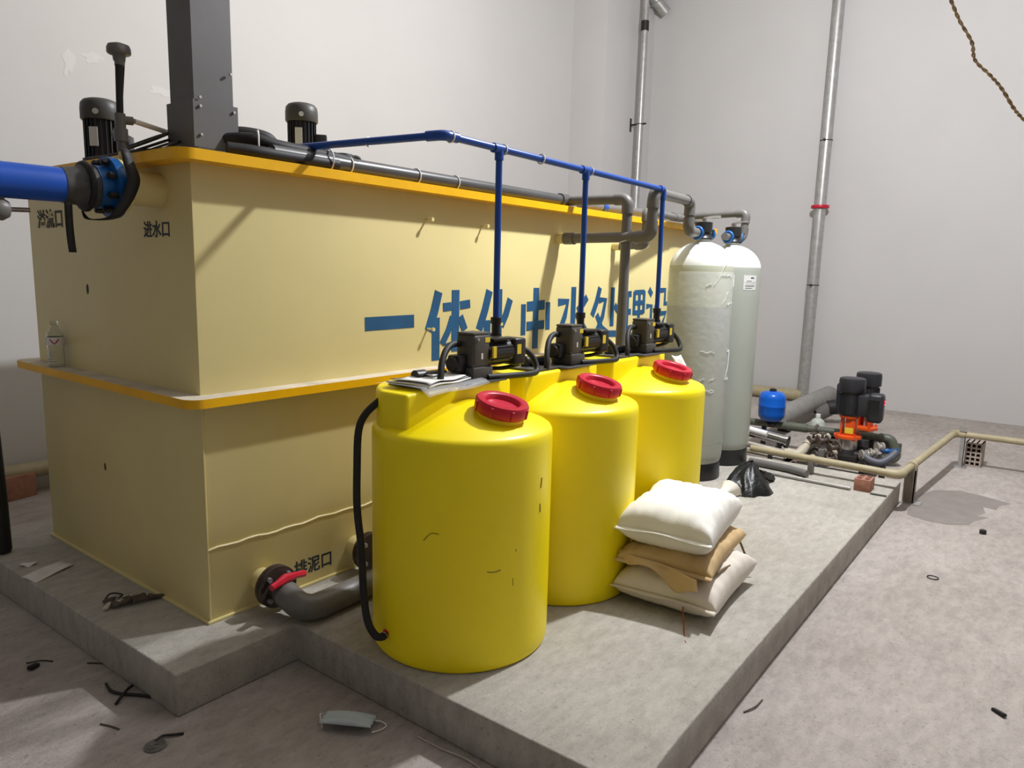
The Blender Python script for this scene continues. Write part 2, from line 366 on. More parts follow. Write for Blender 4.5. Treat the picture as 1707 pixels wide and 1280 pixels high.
# drain outlets low on the long side
for x in (.263, .83):
    MB().cyl((x, 0, .125), (x, -.10, .125), .055).build('drain_stub', CREAM, T)
T_drain = thing('drain_valve', 'brown flanged drain valve with red handle and grey elbow low on the tank', 'valve', (.30, -.16, 0))
b = MB().cyl((.263, -.10, .125), (.263, -.118, .125), .098, seg=32).cyl((.263, -.122, .125), (.263, -.14, .125), .098, seg=32); b.build('flange', RUSTF, T_drain)
for k in range(4):
    a = PI/4+k*PI/2; p = V(.263+.072*math.cos(a), 0, .125+.072*math.sin(a))
    MB().cyl(p+V(0, -.09, 0), p+V(0, -.156, 0), .012, seg=6).build('bolt', GALV, T_drain)
MB().cyl((.263, -.14, .118), (.263, -.235, .10), .05).lathe([(0, 0), (.056, 0), (.06, .02), (.056, .04), (0, .04)], (.263, -.17, .112), (0, -1, -.2)).cyl((.263, -.19, .12), (.263, -.19, .185), .016, seg=12).build('valve_body', DPVC, T_drain)
h = MB(); h.tube([(.175, -.215, .172), (.22, -.205, .176), (.263, -.195, .182), (.33, -.18, .172), (.385, -.165, .158)], .014, 8, rad=[.015, .018, .024, .016, .017]); h.build('handle', RED, T_drain, 'red lever handle')
run(T_drain, [(.263, -.21, .105), (.27, -.325, .062), (.52, -.325, .062), (1.0, -.30, .062)], .05, GREYPVC, bend=.075)
T_d2 = thing('drain_flange', 'second brown drain flange on the tank, half hidden behind the first yellow drum', 'flange', (.83, -.13, .02))
MB().cyl((.83, -.10, .125), (.83, -.118, .125), .098, seg=32).cyl((.83, -.122, .125), (.83, -.14, .125), .098, seg=32).build('flange_disc', RUSTF, T_d2)
for k in range(4):
    a = PI/4+k*PI/2; p = V(.83+.072*math.cos(a), 0, .125+.072*math.sin(a))
    MB().cyl(p+V(0, -.09, 0), p+V(0, -.156, 0), .012, seg=6).build('bolt', GALV, T_d2)

# ------------------------------------------------------------------ yellow dosing drums
DL = ['yellow dosing drum nearest the camera, scuffed, with papers on top and a black side hose', 'middle yellow dosing drum, with the sacks leaning near its front', 'farthest yellow dosing drum, beside the pale green vessels']
def make_drum():
    t = thing('dosing_drum', DL[0], 'drum', (0, 0, 0), 'yellow dosing drums')
    b = MB(); R = .386
    b.lathe([(0, 0), (.372, 0), (.381, .008), (.385, .03), (R, .08), (R, .90), (.385, .928), (.377, .944), (.362, .954), (.2, 1.005), (.1, 1.035), (0, 1.05)], seg=64)
    poly = [(-.335, .0), (.335, .0)]
    a0 = math.atan2(.15, .335)
    poly += [(.367*math.cos(a0+(PI-2*a0)*i/14), .367*math.sin(a0+(PI-2*a0)*i/14)) for i in range(15)]
    b.prism(poly, .88, 1.105, bev=.016)
    b.build('drum_body', YEL, t)
    nx = V(0.0, -.195, .985); ax = V(0, -.25, 1).normalized()
    MB().lathe([(0, 0), (.098, 0), (.098, .035), (.092, .045), (0, .045)], nx, ax, 40).build('neck', YEL, t)
    c = nx+ax*.035; l = MB()
    l.lathe([(0, 0), (.110, 0), (.112, .004), (.112, .044), (.106, .052), (.080, .052), (.074, .048), (.068, .030), (0, .028)], c, ax, 48)
    q = ax.to_track_quat('Z', 'Y')
    for k in range(8):
        a = 2*PI*k/8+.3; l.box(c+q @ V(.113*math.cos(a), .113*math.sin(a), .024), (.007, .012, .04), .002, rot=(q @ Quaternion((0, 0, 1), a)).to_euler())
    l.build('lid', RED, t, 'red screw lid')
    return t
d0 = make_drum(); DX = [.688, 1.464, 2.30]; DY = -.885
d0.location = (DX[0], DY, 0); ORG[d0] = V(DX[0], DY, 0)
for i in (1, 2): clone(d0, (DX[i], DY, 0), DL[i])
sc = [[(.486, -1.206, .427), (.509, -1.221, .423), (.537, -1.235, .427)], [(.335, -1.01, .552), (.346, -1.038, .583), (.359, -1.067, .583)], [(.755, -1.267, .762), (.747, -1.268, .721)], [(.746, -1.268, .655), (.748, -1.268, .619)], [(.591, -1.255, .381), (.591, -1.255, .35)], [(.60, -1.258, .50), (.604, -1.259, .49)]]
for k, q in enumerate(sc): MB().tube(spline([(v_[0]-.012, v_[1], v_[2]) for v_ in q], 4), [.0016, .0022, .003, .003, .0018, .002][k], 6).build('scuff', DEBR if k == 0 else mat('rubbed dirt', '#9a8a14', .8), d0, 'dark scuff mark')

# metering pumps on the drums
ML = ['dark geared dosing pump on the nearest yellow drum, behind the papers', 'dark geared dosing pump on the middle yellow drum', 'dark geared dosing pump on the farthest yellow drum, in front of a clear bottle']
def make_pump():
    t = thing('dosing_pump', ML[0], 'pump', (0, 0, 0), 'geared dosing pumps on the drums')
    MB().b2((-.21, .02, 0), (.30, .24, .012), .003).b2((-.02, -.035, .0005), (.26, .06, .010), .003).build('mounting_plate', DPVC, t)
    g = MB(); g.box((.13, .06, .04), (.135, .125, .056), .008).box((.13, .06, .135), (.112, .105, .15), .014, seg=3).box((.13, .06, .213), (.108, .10, .012), .005)
    for sx in (-1, 1):
        for sy in (-1, 1): g.cyl((.13+sx*.058, .06+sy*.052, .03), (.13+sx*.058, .06+sy*.052, .078), .006, seg=8)
    gh = g.build('gear_housing', GEARP, t)
    MB().box((.166, .0068, .185), (.034, .001, .022)).build('sticker', STICKY, gh, 'yellow warning sticker')
    MB().box((.13, .0068, .115), (.012, .001, .026)).build('sticker', STICKW, gh, 'small white sticker')
    for z in (.055, .19): MB().cyl((.10, .0, z), (.10, .009, z), .006, seg=8).build('screw', GALV, gh)
    MB().box((.045, .075, .085), (.06, .07, .075), .01).cyl((.0, .075, .085), (.04, .075, .085), .03, seg=16).build('pump_head', BLK, t)
    m = MB(); m.cyl((.18, .055, .12), (.37, .055, .12), .055, seg=28)
    for k in range(12):
        a = 2*PI*k/12; m.box((.27, .055+.056*math.cos(a), .12+.056*math.sin(a)), (.15, .008, .006), rot=(a, 0, 0))
    m.box((.40, .055, .118), (.085, .118, .125), .012, seg=3).box((.27, .045, .182), (.13, .09, .012), .004)
    mo = m.build('motor', BLK, t)
    MB().box((.20, -.005, .128), (.022, .010, .05)).build('sticker', STICKY, mo, 'yellow warning sticker')
    MB().box((.385, -.0045, .13), (.03, .002, .045)).build('sticker', STICKY, mo, 'yellow warning sticker')
    MB().tube(spline([(.09, .09, .165), (.03, .09, .168), (-.03, .075, .145), (-.075, .055, .10), (-.105, .035, .045), (-.115, .03, .008)]), .0145, 12).build('suction_hose', BLKR, t)
    MB().tube(spline([(.44, .05, .12), (.49, .04, .115), (.52, .01, .075), (.51, -.02, .02), (.44, -.035, .012), (.34, -.035, .016), (.24, -.02, .018), (.16, .0, .02)]), .0145, 12).build('discharge_hose', BLKR, t)
    MB().cyl((-.13, .15, .034), (.02, .13, .034), .022, seg=16).lathe([(0, 0), (.03, 0), (.03, .05), (0, .05)], (-.14, .15, .034), (1, -.12, 0), 16).build('suction_pipe', BLK, t)
    MB().tube(spline([(.08, .12, .03), (.18, .19, .03), (.30, .17, .03), (.40, .10, .03), (.46, .05, .05)]), .010, 10).build('cable', BLKR, t)
    return t
p0 = make_pump(); PZ = 1.105
p0.location = (DX[0], DY, PZ); ORG[p0] = V(DX[0], DY, PZ)
for i in (1, 2): clone(p0, (DX[i], DY, PZ), ML[i])

# side hose of the first drum
hs = thing('side_hose', 'black hose running down the side of the nearest yellow drum', 'hose', (.36, -.75, .1))
MB().tube(spline([(.40, -.70, 1.06), (.352, -.66, 1.0), (.318, -.655, .93), (.30, -.665, .78), (.29, -.675, .62), (.297, -.69, .45), (.285, -.715, .28), (.265, -.76, .17), (.27, -.80, .115), (.295, -.815, .10), (.325, -.81, .105)]), .0155, 12).build('hose', BLKR, hs)
MB().cyl((.312, -.817, .105), (.335, -.803, .105), .017, seg=12).build('hose_fitting', RED, hs, 'dark red hose fitting')
MB().tube(ringpts((.303, -.815, .101), (1, .5, .1), .017), .002, 6, closed=True).build('hose_clip', CHROME, hs)

hs.location.x -= .012

# papers in a clear sleeve
pp = thing('paper_bundle', 'white manuals in clear plastic on the nearest yellow drum', 'papers', (.60, -.84, 1.11))
def sheet(cx, cy, z, w, h, rot, sag, m, name, th=.0012, lab=None):
    c, s = math.cos(rot), math.sin(rot)
    def f(u, v):
        x = (u-.5)*w; y = (v-.5)*h; X = cx+x*c-y*s; Yy = cy+x*s+y*c
        zz = z + .004*math.sin(7*u+3*v) - sag*max(0, -.905-Yy)
        return (X, Yy, zz)
    return MB().grid(f, 14, 12).build(name, m, pp, lab, solid=th)
sheet(.60, -.80, 1.125, .40, .29, .05, .55, FILM, 'plastic_sleeve', .001)
sheet(.58, -.79, 1.130, .30, .22, .12, .45, WHITEP, 'sheet', .006)
sheet(.60, -.78, 1.138, .29, .20, .02, .4, DPVC, 'sheet', .002, 'grey printed cover')
sheet(.57, -.80, 1.142, .27, .19, .16, .45, WHITEP, 'sheet', .003)
sheet(.66, -.76, 1.147, .16, .10, -.04, .3, WHITEP, 'sheet', .0015)

# clear bottle on the far drum
def bottle(name, label, x, y, z, h=.22, r=.032, lab=False):
    t = thing(name, label, 'bottle', (x, y, z)); k = h/.22
    prof = [(0, .002*k), (r*.8, 0), (r, .008*k)]
    for i in range(7): prof += [(r, (.012+.012*i)*k), (r*.94, (.018+.012*i)*k)]
    prof += [(r, .10*k), (r*1.02, .14*k), (r*.95, .155*k), (r*.6, .178*k), (r*.42, .19*k), (r*.42, .205*k)]
    inner = [(q*.95, w+.001) for q, w in prof[::-1]]
    MB().lathe(prof + inner[:-1] + [(0, .004*k)], (x, y, z), seg=24).build('bottle_body', CLEAR, t)
    MB().lathe([(0, 0), (r*.5, 0), (r*.5, .018*k), (0, .018*k)], (x, y, z+.200*k), seg=20).build('cap', CLEAR if lab else WHITEP, t)
    if lab:
        MB().lathe([(r*1.025, .105*k), (r*1.035, .106*k), (r*1.035, .142*k), (r*1.025, .143*k)], (x, y, z), seg=24).build('paper_label', WHITEP, t)
        b = MB()
        for a0, z0, z1 in ((-2.55, .134, .112), (-2.0, .112, .134)):
            def f(u, v): a = a0+.5*u; zz = z0+(z1-z0)*u+.008*(v-.5); return (x+r*1.045*math.cos(a), y+r*1.045*math.sin(a), z+zz*k)
            b.grid(f, 6, 2)
        b.build('label_print', RED, t, 'red swoosh on the label')
        b = MB()
        for q in range(3): b.box((x+r*1.05*math.cos(2.75), y+r*1.05*math.sin(2.75), z+(.112+.01*q)*k), (.012, .001, .006), rot=(0, 0, 2.75+PI/2))
        b.build('label_print', BLACKINK, t, 'dark print on the label')
    return t
bottle('water_bottle', 'empty clear plastic bottle standing at the left end of the tank middle rim', -.05, 1.327, 1.037, .245, .04, True)
bottle('water_bottle', 'clear plastic bottle behind the dosing pump of the farthest yellow drum', 4.55, -.052, 1.037, .30, .044)
# white tag hanging by the third lid
b = MB(); b.grid(lambda u, v: (2.475+.07*u+.03*v, -1.0-.03*u-.06*v, 1.11-.12*v-.01*math.sin(3*u)), 4, 6)
tg = b.build('paper_tag', WHITEP, None, solid=.001); tag(tg, 'white paper strip hanging above the farthest red lid', 'paper')

# ------------------------------------------------------------------ blue dosing pipework
bp_ = thing('blue_pipe_manifold', 'slim blue plastic pipe manifold with three drops to the dosing pumps', 'pipework', (1.5, -.5, 1.3))
HY, HZ = -.75, 2.14
MB().tube(arcs([(.55, .12, 2.14), (.70, HY, 2.146), (2.755, HY, 2.130)], .03), .0165, 14).build('header_pipe', BLUEPIPE, bp_)
MB().tube(arcs([(.68, HY+.08, 2.145), (.70, HY, 2.146), (.78, HY, 2.146)], .03), .022, 14).build('elbow', BLUEPIPE, bp_)
for i, x in enumerate((1.07, 1.82, 2.755)):
    z1 = 2.142-.005*i
    MB().cyl((x, HY, z1), (x, HY, 1.36), .0155, seg=14).build('drop_pipe', BLUEPIPE, bp_)
    b = MB()
    if i < 2: b.cyl((x-.045, HY, z1), (x+.045, HY, z1), .022, seg=14).cyl((x, HY, z1), (x, HY, z1-.05), .021, seg=14).build('tee', BLUEPIPE, bp_)
    else: b.tube(arcs([(x-.05, HY, z1), (x, HY, z1), (x, HY, z1-.06)], .02), .021, 14).build('elbow', BLUEPIPE, bp_)
    f = MB(); f.cyl((x, HY, 1.375), (x, HY, 1.345), .026, seg=12).cyl((x, HY, 1.345), (x, HY, 1.30), .021, seg=12).cyl((x, HY, 1.30), (x, HY, 1.27), .027, seg=12)
    f.tube(arcs([(x, HY, 1.28), (x, HY, 1.225), (x-.09, HY+.01, 1.20)], .03), .016, 12).build('valve_fitting', BLK, bp_, 'black valve fitting')
    MB().lathe([(.03, 0), (.034, .01), (.02, .07), (0, .075)], (x-.10, HY+.01, 1.106+.012), (0, 0, 1), 18).build('cone_fitting', CREAM, bp_, 'cream cone fitting')
for x in (.74, 1.10, 1.40, 1.86): tie(bp_, (x, HY, 2.145-.007*(x-.7)), (1, 0, 0), .0225)
tie(bp_, (.64, -.35, 2.143), (-.17, 1, 0), .019)
# ------------------------------------------------------------------ grey pipework
g1 = thing('grey_riser_pipe', 'dark grey pipe along the tank rim, bending down as a riser behind the drums', 'pipework', (2.68, -.53, 0))
run(g1, [(.35, -.045, 2.081), (2.72, -.045, 2.083)], .036, DPVC, name='rim_pipe', ends=[((2.66, -.045, 2.083), (1, 0, 0))])
run(g1, [(2.70, -.03, 2.082), (2.70, -.53, 2.075), (2.68, -.53, 1.0), (2.68, -.53, .03)], .033, GREYPVC, bend=.05)
for x in (.78, 1.24, 1.55): tie(g1, (x, -.045, 2.081), (1, 0, 0), .039)
tie(g1, (2.682, -.53, 1.80), (0, .3, 1), .036)
g2 = thing('grey_outlet_pipe', 'grey pipe from the tank side rising to the first pale green vessel', 'pipework', (2.68, 0, 1.8))
MB().cyl((2.68, 0, 1.825), (2.68, -.085, 1.825), .036).build('socket', CREAM, g2, 'cream painted socket')
run(g2, [(2.68, -.07, 1.825), (2.68, -.715, 1.832), (2.69, -.72, 2.11), (3.52, -.595, 2.13), (3.525, -.59, 1.915), (3.70, -.58, 1.915)], .034, GREYPVC, bend=.055)
MB().cyl((2.68, -.06, 1.825), (2.68, -.14, 1.825), .041).build('coupling', GREYPVC, g2)
g3 = thing('grey_return_pipe', 'grey pipe over the tank rim end down to the second pale green vessel', 'pipework', (4.62, -.1, 2.0))
run(g3, [(3.0, .03, 2.085), (4.62, .03, 2.112), (4.62, -.62, 2.13), (4.62, -.60, 1.92), (4.52, -.58, 1.915)], .031, GREYPVC, bend=.045)
MB().cyl((3.30, .03, 2.09), (3.36, .03, 2.091), .037).build('coupling', BLUEPIPE, g3, 'blue coupling')
g4 = thing('grey_stub_pipe', 'second grey pipe standing behind the outlet bend, joined to the rim', 'pipework', (3.46, -.25, 1.8))
run(g4, [(3.46, -.03, 1.807), (3.46, -.275, 1.81), (3.46, -.272, 2.066), (4.3, -.13, 2.08), (5.0, -.07, 2.085)], .028, GREYPVC, bend=.04)
MB().cyl((3.46, 0, 1.807), (3.46, -.06, 1.807), .034).build('socket', CREAM, g4, 'cream painted socket')

# ------------------------------------------------------------------ fibreglass vessels
def make_vessel():
    t = thing('filter_vessel', 'pale green fibreglass filter vessel beside the farthest drum, half wrapped in film', 'vessel', (0, 0, 0), 'fibreglass filter vessels')
    MB().lathe([(0, 0), (.236, 0), (.24, .01), (.234, .13), (.22, .135), (0, .135)], seg=48).build('base', BLK, t, 'black base boot')
    R = .245; pr = [(0, .10), (.18, .10), (.225, .125), (R-.005, .16), (R, .2), (R, 1.36), (R, 1.64)]
    dome = [(R*math.cos(a), 1.64+.215*math.sin(a)) for a in [i*PI/2/12 for i in range(1, 12)]]
    b = MB(); b.lathe(pr+[q for q in dome if q[0] > .06]+[(.055, 1.858), (.055, 1.875), (0, 1.875)], seg=56)
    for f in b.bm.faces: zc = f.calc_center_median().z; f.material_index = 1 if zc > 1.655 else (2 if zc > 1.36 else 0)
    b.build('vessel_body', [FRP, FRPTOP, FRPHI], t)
    v = MB(); v.lathe([(0, 0), (.07, 0), (.075, .012), (.06, .03), (.058, .05), (.066, .055), (.066, .13), (.05, .135), (0, .135)], (0, 0, 1.868), seg=28)
    v.cyl((-.10, 0, 1.915), (.10, 0, 1.915), .036, seg=18)
    vh = v.build('valve_head', BLK, t)
    MB().cyl((0, 0, 2.0), (0, 0, 2.03), .02, seg=14).tube(spline([(-.01, .0, 2.03), (.05, -.045, 2.045), (.10, -.09, 2.05)]), .008, 8).build('lever', CHROME, vh, 'chrome lever')
    for sx in (-1, 1):
        MB().tube(ringpts((sx*.115, 0, 1.915), (1, 0, 0), .041), .012, 10, closed=True).build('union_nut', BLUEFL, vh, 'blue union nut')
    MB().cyl((-.19, 0, 1.915), (-.11, 0, 1.915), .03, seg=16).build('nipple', GREYPVC, vh)
    return t
v1 = make_vessel(); v1.location = (3.83, -.58, 0); ORG[v1] = V(3.83, -.58, 0)
v2 = clone(v1, (4.45, -.58, 0), 'second pale green fibreglass vessel, with a white label, nearer the pump set')
fl = MB(); fl.lathe([(.2475, .30), (.2485, .302), (.2485, 1.62), (.2475, 1.622)], (3.83, -.58, 0), seg=56)
for f in [f for f in fl.bm.faces]: f.material_index = 0
fo = fl.build('stretch_film', FILM, v1, 'clear stretch film')
for ch in v2.children:
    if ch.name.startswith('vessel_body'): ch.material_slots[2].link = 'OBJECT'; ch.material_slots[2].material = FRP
FOLD = mat('creased clear film', '#f6f8f6', .15, alpha=.55, var=.02)
rnd = random.Random(9)
for k in range(16):
    a0 = math.radians(rnd.uniform(-150, -70)); z0 = rnd.choice((.72, .80, .95, 1.02, 1.1, 1.38, 1.52, 1.60)); ln = rnd.uniform(.12, .5); sl = rnd.uniform(-.02, .05) if k % 4 else .22
    P_ = [(3.83+.2495*math.cos(a0+ln*i/8), -.58+.2495*math.sin(a0+ln*i/8), z0+sl*ln*i/8*2+.006*math.sin(i*1.3+k)) for i in range(9)]
    MB().tube(spline(P_, 3), .0022, 5).build('film_fold', FOLD, fo)
lab = MB(); aL = math.radians(-118)
lab.grid(lambda u, v: (4.45+.2462*math.cos(aL-.27+.54*u), -.58+.2462*math.sin(aL-.27+.54*u), 1.485+.12*v), 8, 2)
lo = lab.build('paper_label', STICKW, v2, 'white printed label')
b = MB()
for z, a0, a1, hh in ((1.583, .0, .14, .010), (1.558, -.15, .05, .004), (1.515, -.2, .18, .004), (1.525, -.2, .2, .003), (1.545, -.22, .22, .0025), (1.5, -.2, .1, .004)):
    b.grid(lambda u, v: (4.45+.2467*math.cos(aL+a0+(a1-a0)*u), -.58+.2467*math.sin(aL+a0+(a1-a0)*u), z+hh*(v-.5)), 6, 1)
b.build('label_print', BLACKINK, lo)

# ------------------------------------------------------------------ on top of the tank
dt = thing('square_duct', 'dark grey square sheet metal duct rising from the tank corner', 'duct', (.14, .14, 2.1))
b = MB(); b.ring([(.082, .095), (.262, .095), (.262, .285), (.082, .285)], [(.086, .099), (.258, .099), (.258, .281), (.086, .281)], 2.25, ZC); b.build('shaft', DUCT, dt)
b = MB(); b.ring([(.07, .083), (.276, .083), (.276, .297), (.07, .297)], [(.08, .093), (.266, .093), (.266, .287), (.08, .287)], 2.078, 2.27)
b.b2((.07, .083, 2.076), (.276, .297, 2.080)); b.build('sleeve', DUCT, dt)
for x, z in ((.10, 2.13), (.24, 2.13), (.10, 2.245), (.255, 2.245), (.245, 2.40), (.10, 2.28)):
    MB().cyl((x, .084, z), (x, .074, z), .006, seg=8).build('screw', GALV, dt)
def agit(loc, label, rot):
    t = thing('agitator_motor', label, 'motor', loc, 'agitator motors on the tank')
    x, y, z = loc; b = MB()
    b.cyl((x, y, z), (x, y, z+.20), .066, seg=32)
    for k in range(22):
        a = 2*PI*k/22; b.box((x+.069*math.cos(a), y+.069*math.sin(a), z+.10), (.012, .005, .19), rot=(0, 0, a))
    b.cyl((x, y, z-.03), (x, y, z+.02), .085, seg=32); b.build('motor_body', MOTOR, t)
    MB().lathe([(0, 0), (.082, 0), (.085, .005), (.085, .05), (.082, .075), (.07, .09), (.05, .097), (0, .099)], (x, y, z+.195), seg=32).build('fan_cowl', GEARP if rot < 0 else MOTOR, t)
    c, s = math.cos(rot), math.sin(rot)
    MB().box((x+.10*c, y+.10*s, z+.09), (.06, .075, .09), .006, rot=(0, 0, rot)).build('terminal_box', MOTOR, t)
    a = math.radians(-140); MB().box((x+.0762*math.cos(a), y+.0762*math.sin(a), z+.115), (.002, .038, .085), rot=(0, 0, a)).build('nameplate', STICKW, t)
    a = math.radians(-128); MB().lathe([(0, 0), (.013, 0), (.013, .001), (0, .001)], (x+.0852*math.cos(a), y+.0852*math.sin(a), z+.225), (math.cos(a), math.sin(a), 0), 14).build('sticker', STICKW, t)
    MB().cyl((x, y, 2.0), (x, y, z-.02), .05, seg=20).build('mounting_stub', MOTOR, t)
    return t
agit((.915, .49, 2.16), 'dark finned agitator motor on the tank to the right of the square duct', -.7)
agit((.012, .79, 2.045), 'dark finned agitator motor on the tank left of the square duct', -.75)
vt = thing('vent_pipe', 'black twin vent pipe with a mushroom cap rising beside the left agitator motor', 'vent', (-.143, .262, 1.975))
b = MB(); b.lathe([(0, 0), (.022, 0), (.025, .02), (.042, .026), (.045, .03), (.045, .048), (.04, .06), (.018, .068), (0, .069)], (-.136, .262, 2.395), seg=28); b.build('vent_cap', GREYPVC, vt)
MB().tube([(-.148, .258, 2.16), (-.142, .255, 2.40)], .0135, 14).build('pipe_run', BLKR, vt)
MB().tube([(-.142, .285, 2.15), (-.122, .268, 2.40)], .011, 12).build('pipe_run', BLKR, vt)
MB().cyl((-.140, .255, 2.375), (-.138, .257, 2.40), .018, seg=16).build('coupling', GREYPVC, vt)
b = MB(); b.cyl((-.146, .262, 2.085), (-.146, .262, 2.19), .021, seg=18).cyl((-.146, .262, 2.08), (-.146, .262, 2.13), .027, seg=18).cyl((-.15, .30, 2.11), (-.146, .262, 2.11), .02, seg=16).cyl((-.146, .262, 2.165), (-.10, .25, 2.167), .017, seg=14).build('tee', GREYPVC, vt)
MB().cyl((-.1445, .262, 2.04), (-.1455, .262, 2.085), .0185, seg=16).build('coupling', GREYPVC, vt)
MB().cyl((-.143, .262, 1.975), (-.145, .262, 2.06), .0155, seg=16).build('riser', CREAM, vt, 'thin cream riser')
tag(MB().tube([(-.095, .249, 2.167), (.16, .34, 2.15)], .0105, 12).build('conduit', WHITEP), 'white conduit running from the vent pipe to the square duct', 'conduit')
# loops of cable
cb = thing('cable_loops', 'black cable loops lying on the tank rim left of the square duct', 'cable', (.05, .35, 2.05))
for k, (rx, ry, zz) in enumerate(((.17, .055, 2.13), (.14, .045, 2.115), (.19, .06, 2.10))):
    MB().tube([(.0+.02*k+.05*math.cos(a), .36+rx*math.sin(a), zz-.02+ry*.55*math.cos(a+.4)) for a in [2*PI*i/24 for i in range(24)]], .006, 8, closed=True).build('cable', BLKR, cb)
MB().tube(spline([(-.06, .78, 2.06), (-.07, .6, 2.055), (-.05, .4, 2.06), (.0, .2, 2.065), (.05, .02, 2.06)]), .009, 8).build('cable', BLKR, cb)
cb2 = thing('hose_bundle', 'thick black hose bundle tied along the tank rim right of the square duct', 'hose', (.5, -.03, 2.1))
MB().tube(spline([(.22, .10, 2.13), (.30, .02, 2.135), (.40, -.02, 2.118), (.55, -.03, 2.112), (.72, -.045, 2.102), (.82, -.05, 2.09)]), .028, 12).build('hose', BLKR, cb2)
MB().tube(spline([(.20, .16, 2.15), (.30, .10, 2.17), (.40, .06, 2.16), (.46, .08, 2.13)]), .027, 12).build('hose', BLKR, cb2)
MB().tube(spline([(.16, -.01, 2.075), (.3, -.055, 2.072), (.5, -.06, 2.072), (.7, -.06, 2.073)]), .028, 12).build('hose', BLKR, cb2)
MB().lathe([(0, 0), (.05, 0), (.055, .01), (.055, .06), (.05, .07), (0, .07)], (.80, .02, 2.07), (0, 0, 1), 20).build('clamp_knob', BLKR, cb2)
tie(cb2, (.31, -.01, 2.11), (1, -.6, 0), .06); tie(cb2, (.66, -.045, 2.09), (1, -.1, 0), .05)
le = MB().tube(ringpts((.95, .10, 2.115), (.5, 1, 0), .036), .012, 10, closed=True).cyl((.95, .10, 2.0), (.95, .10, 2.07), .02, seg=10).build('lifting_eye', DPVC); tag(le, 'dark lifting eye on the tank top behind the rim pipe', 'lifting eye')
# ------------------------------------------------------------------ blue inlet pipe
ip = thing('inlet_pipe', 'thick blue inlet pipe with rubber joint and flange on the tank end', 'pipe', (-.3, .262, 1.9))
IA, IZ = .262, 1.892
MB().cyl((-2.4, IA, 1.868), (-.365, IA, 1.883), .066, seg=36).build('pipe_run', BLUEBIG, ip)
MB().lathe([(0, 0), (.068, 0), (.07, .02), (.074, .05), (.084, .075), (.082, .12), (.0, .12)], (-.385, IA, 1.883), (1, 0, .03), 36).build('rubber_joint', mat('worn grey rubber', '#4c4a48', .65, var=.25, scale=18), ip)
b = MB(); b.cyl((-.265, IA, 1.888), (-.205, IA, 1.89), .085, seg=36).cyl((-.215, IA, 1.89), (-.185, IA, 1.892), .122, seg=44); b.build('flange', BLUEFL, ip)
MB().cyl((-.183, IA, 1.892), (-.172, IA, 1.892), .118, seg=44).build('gasket', CREAM, ip)
MB().cyl((-.172, IA, 1.892), (-.155, IA, 1.894), .10, seg=44).build('counter_flange', CREAM, ip)
for k in range(8):
    a = 2*PI*(k+.5)/8; y, z = IA+.1*math.cos(a), 1.892+.1*math.sin(a)
    MB().cyl((-.245, y, z), (-.215, y, z), .014, seg=6).cyl((-.25, y, z), (-.165, y, z), .008, seg=8).build('bolt', DARKST, ip)
st_ = thing('rubber_strap', 'black rubber strap looped round the blue inlet flange, tail hanging', 'strap', (-.2, .2, 1.75))
b = MB(); pts = spline([(-.14, .25, 2.05), (-.175, .14, 2.03), (-.165, .12, 1.975), (-.150, .115, 1.918), (-.168, .12, 1.858), (-.205, .125, 1.797), (-.24, .15, 1.762), (-.29, .24, 1.758), (-.31, .27, 1.79)], 6)
b.grid(lambda u, v: pts[round(u*(len(pts)-1))]+V(-.052*v*math.sin(PI*min(1, .12+u*.85)), -.004*v, 0), len(pts)-1, 2); b.build('strap_loop', BLKR, st_, solid=.004)
b = MB(); b.grid(lambda u, v: (-.40+.028*v+.012*u, .205+.02*math.sin(2*u), 1.815-.19*u), 8, 1); b.build('strap_tail', BLKR, st_, solid=.003)
b = MB(); b.tube([p+V(0, 0, 0) for p in ringpts((-.30, IA, 1.886), (1, 0, .02), .088)], .012, 8, closed=True); b.build('strap_wrap', BLKR, st_)
vv = thing('small_valve', 'small grey valve under the blue inlet pipe at the frame edge', 'valve', (-.62, .27, 1.77))
MB().lathe([(0, 0), (.03, .0), (.042, .02), (.042, .05), (.03, .07), (0, .07)], (-.64, .262, 1.775), (1, 0, 0), 20).cyl((-.60, .262, 1.79), (-.60, .262, 1.82), .02, seg=12).build('valve_body', GREYPVC, vv)
MB().cyl((-.575, .262, 1.775), (-.50, .262, 1.778), .009, seg=10).build('spindle', BRONZE, vv)

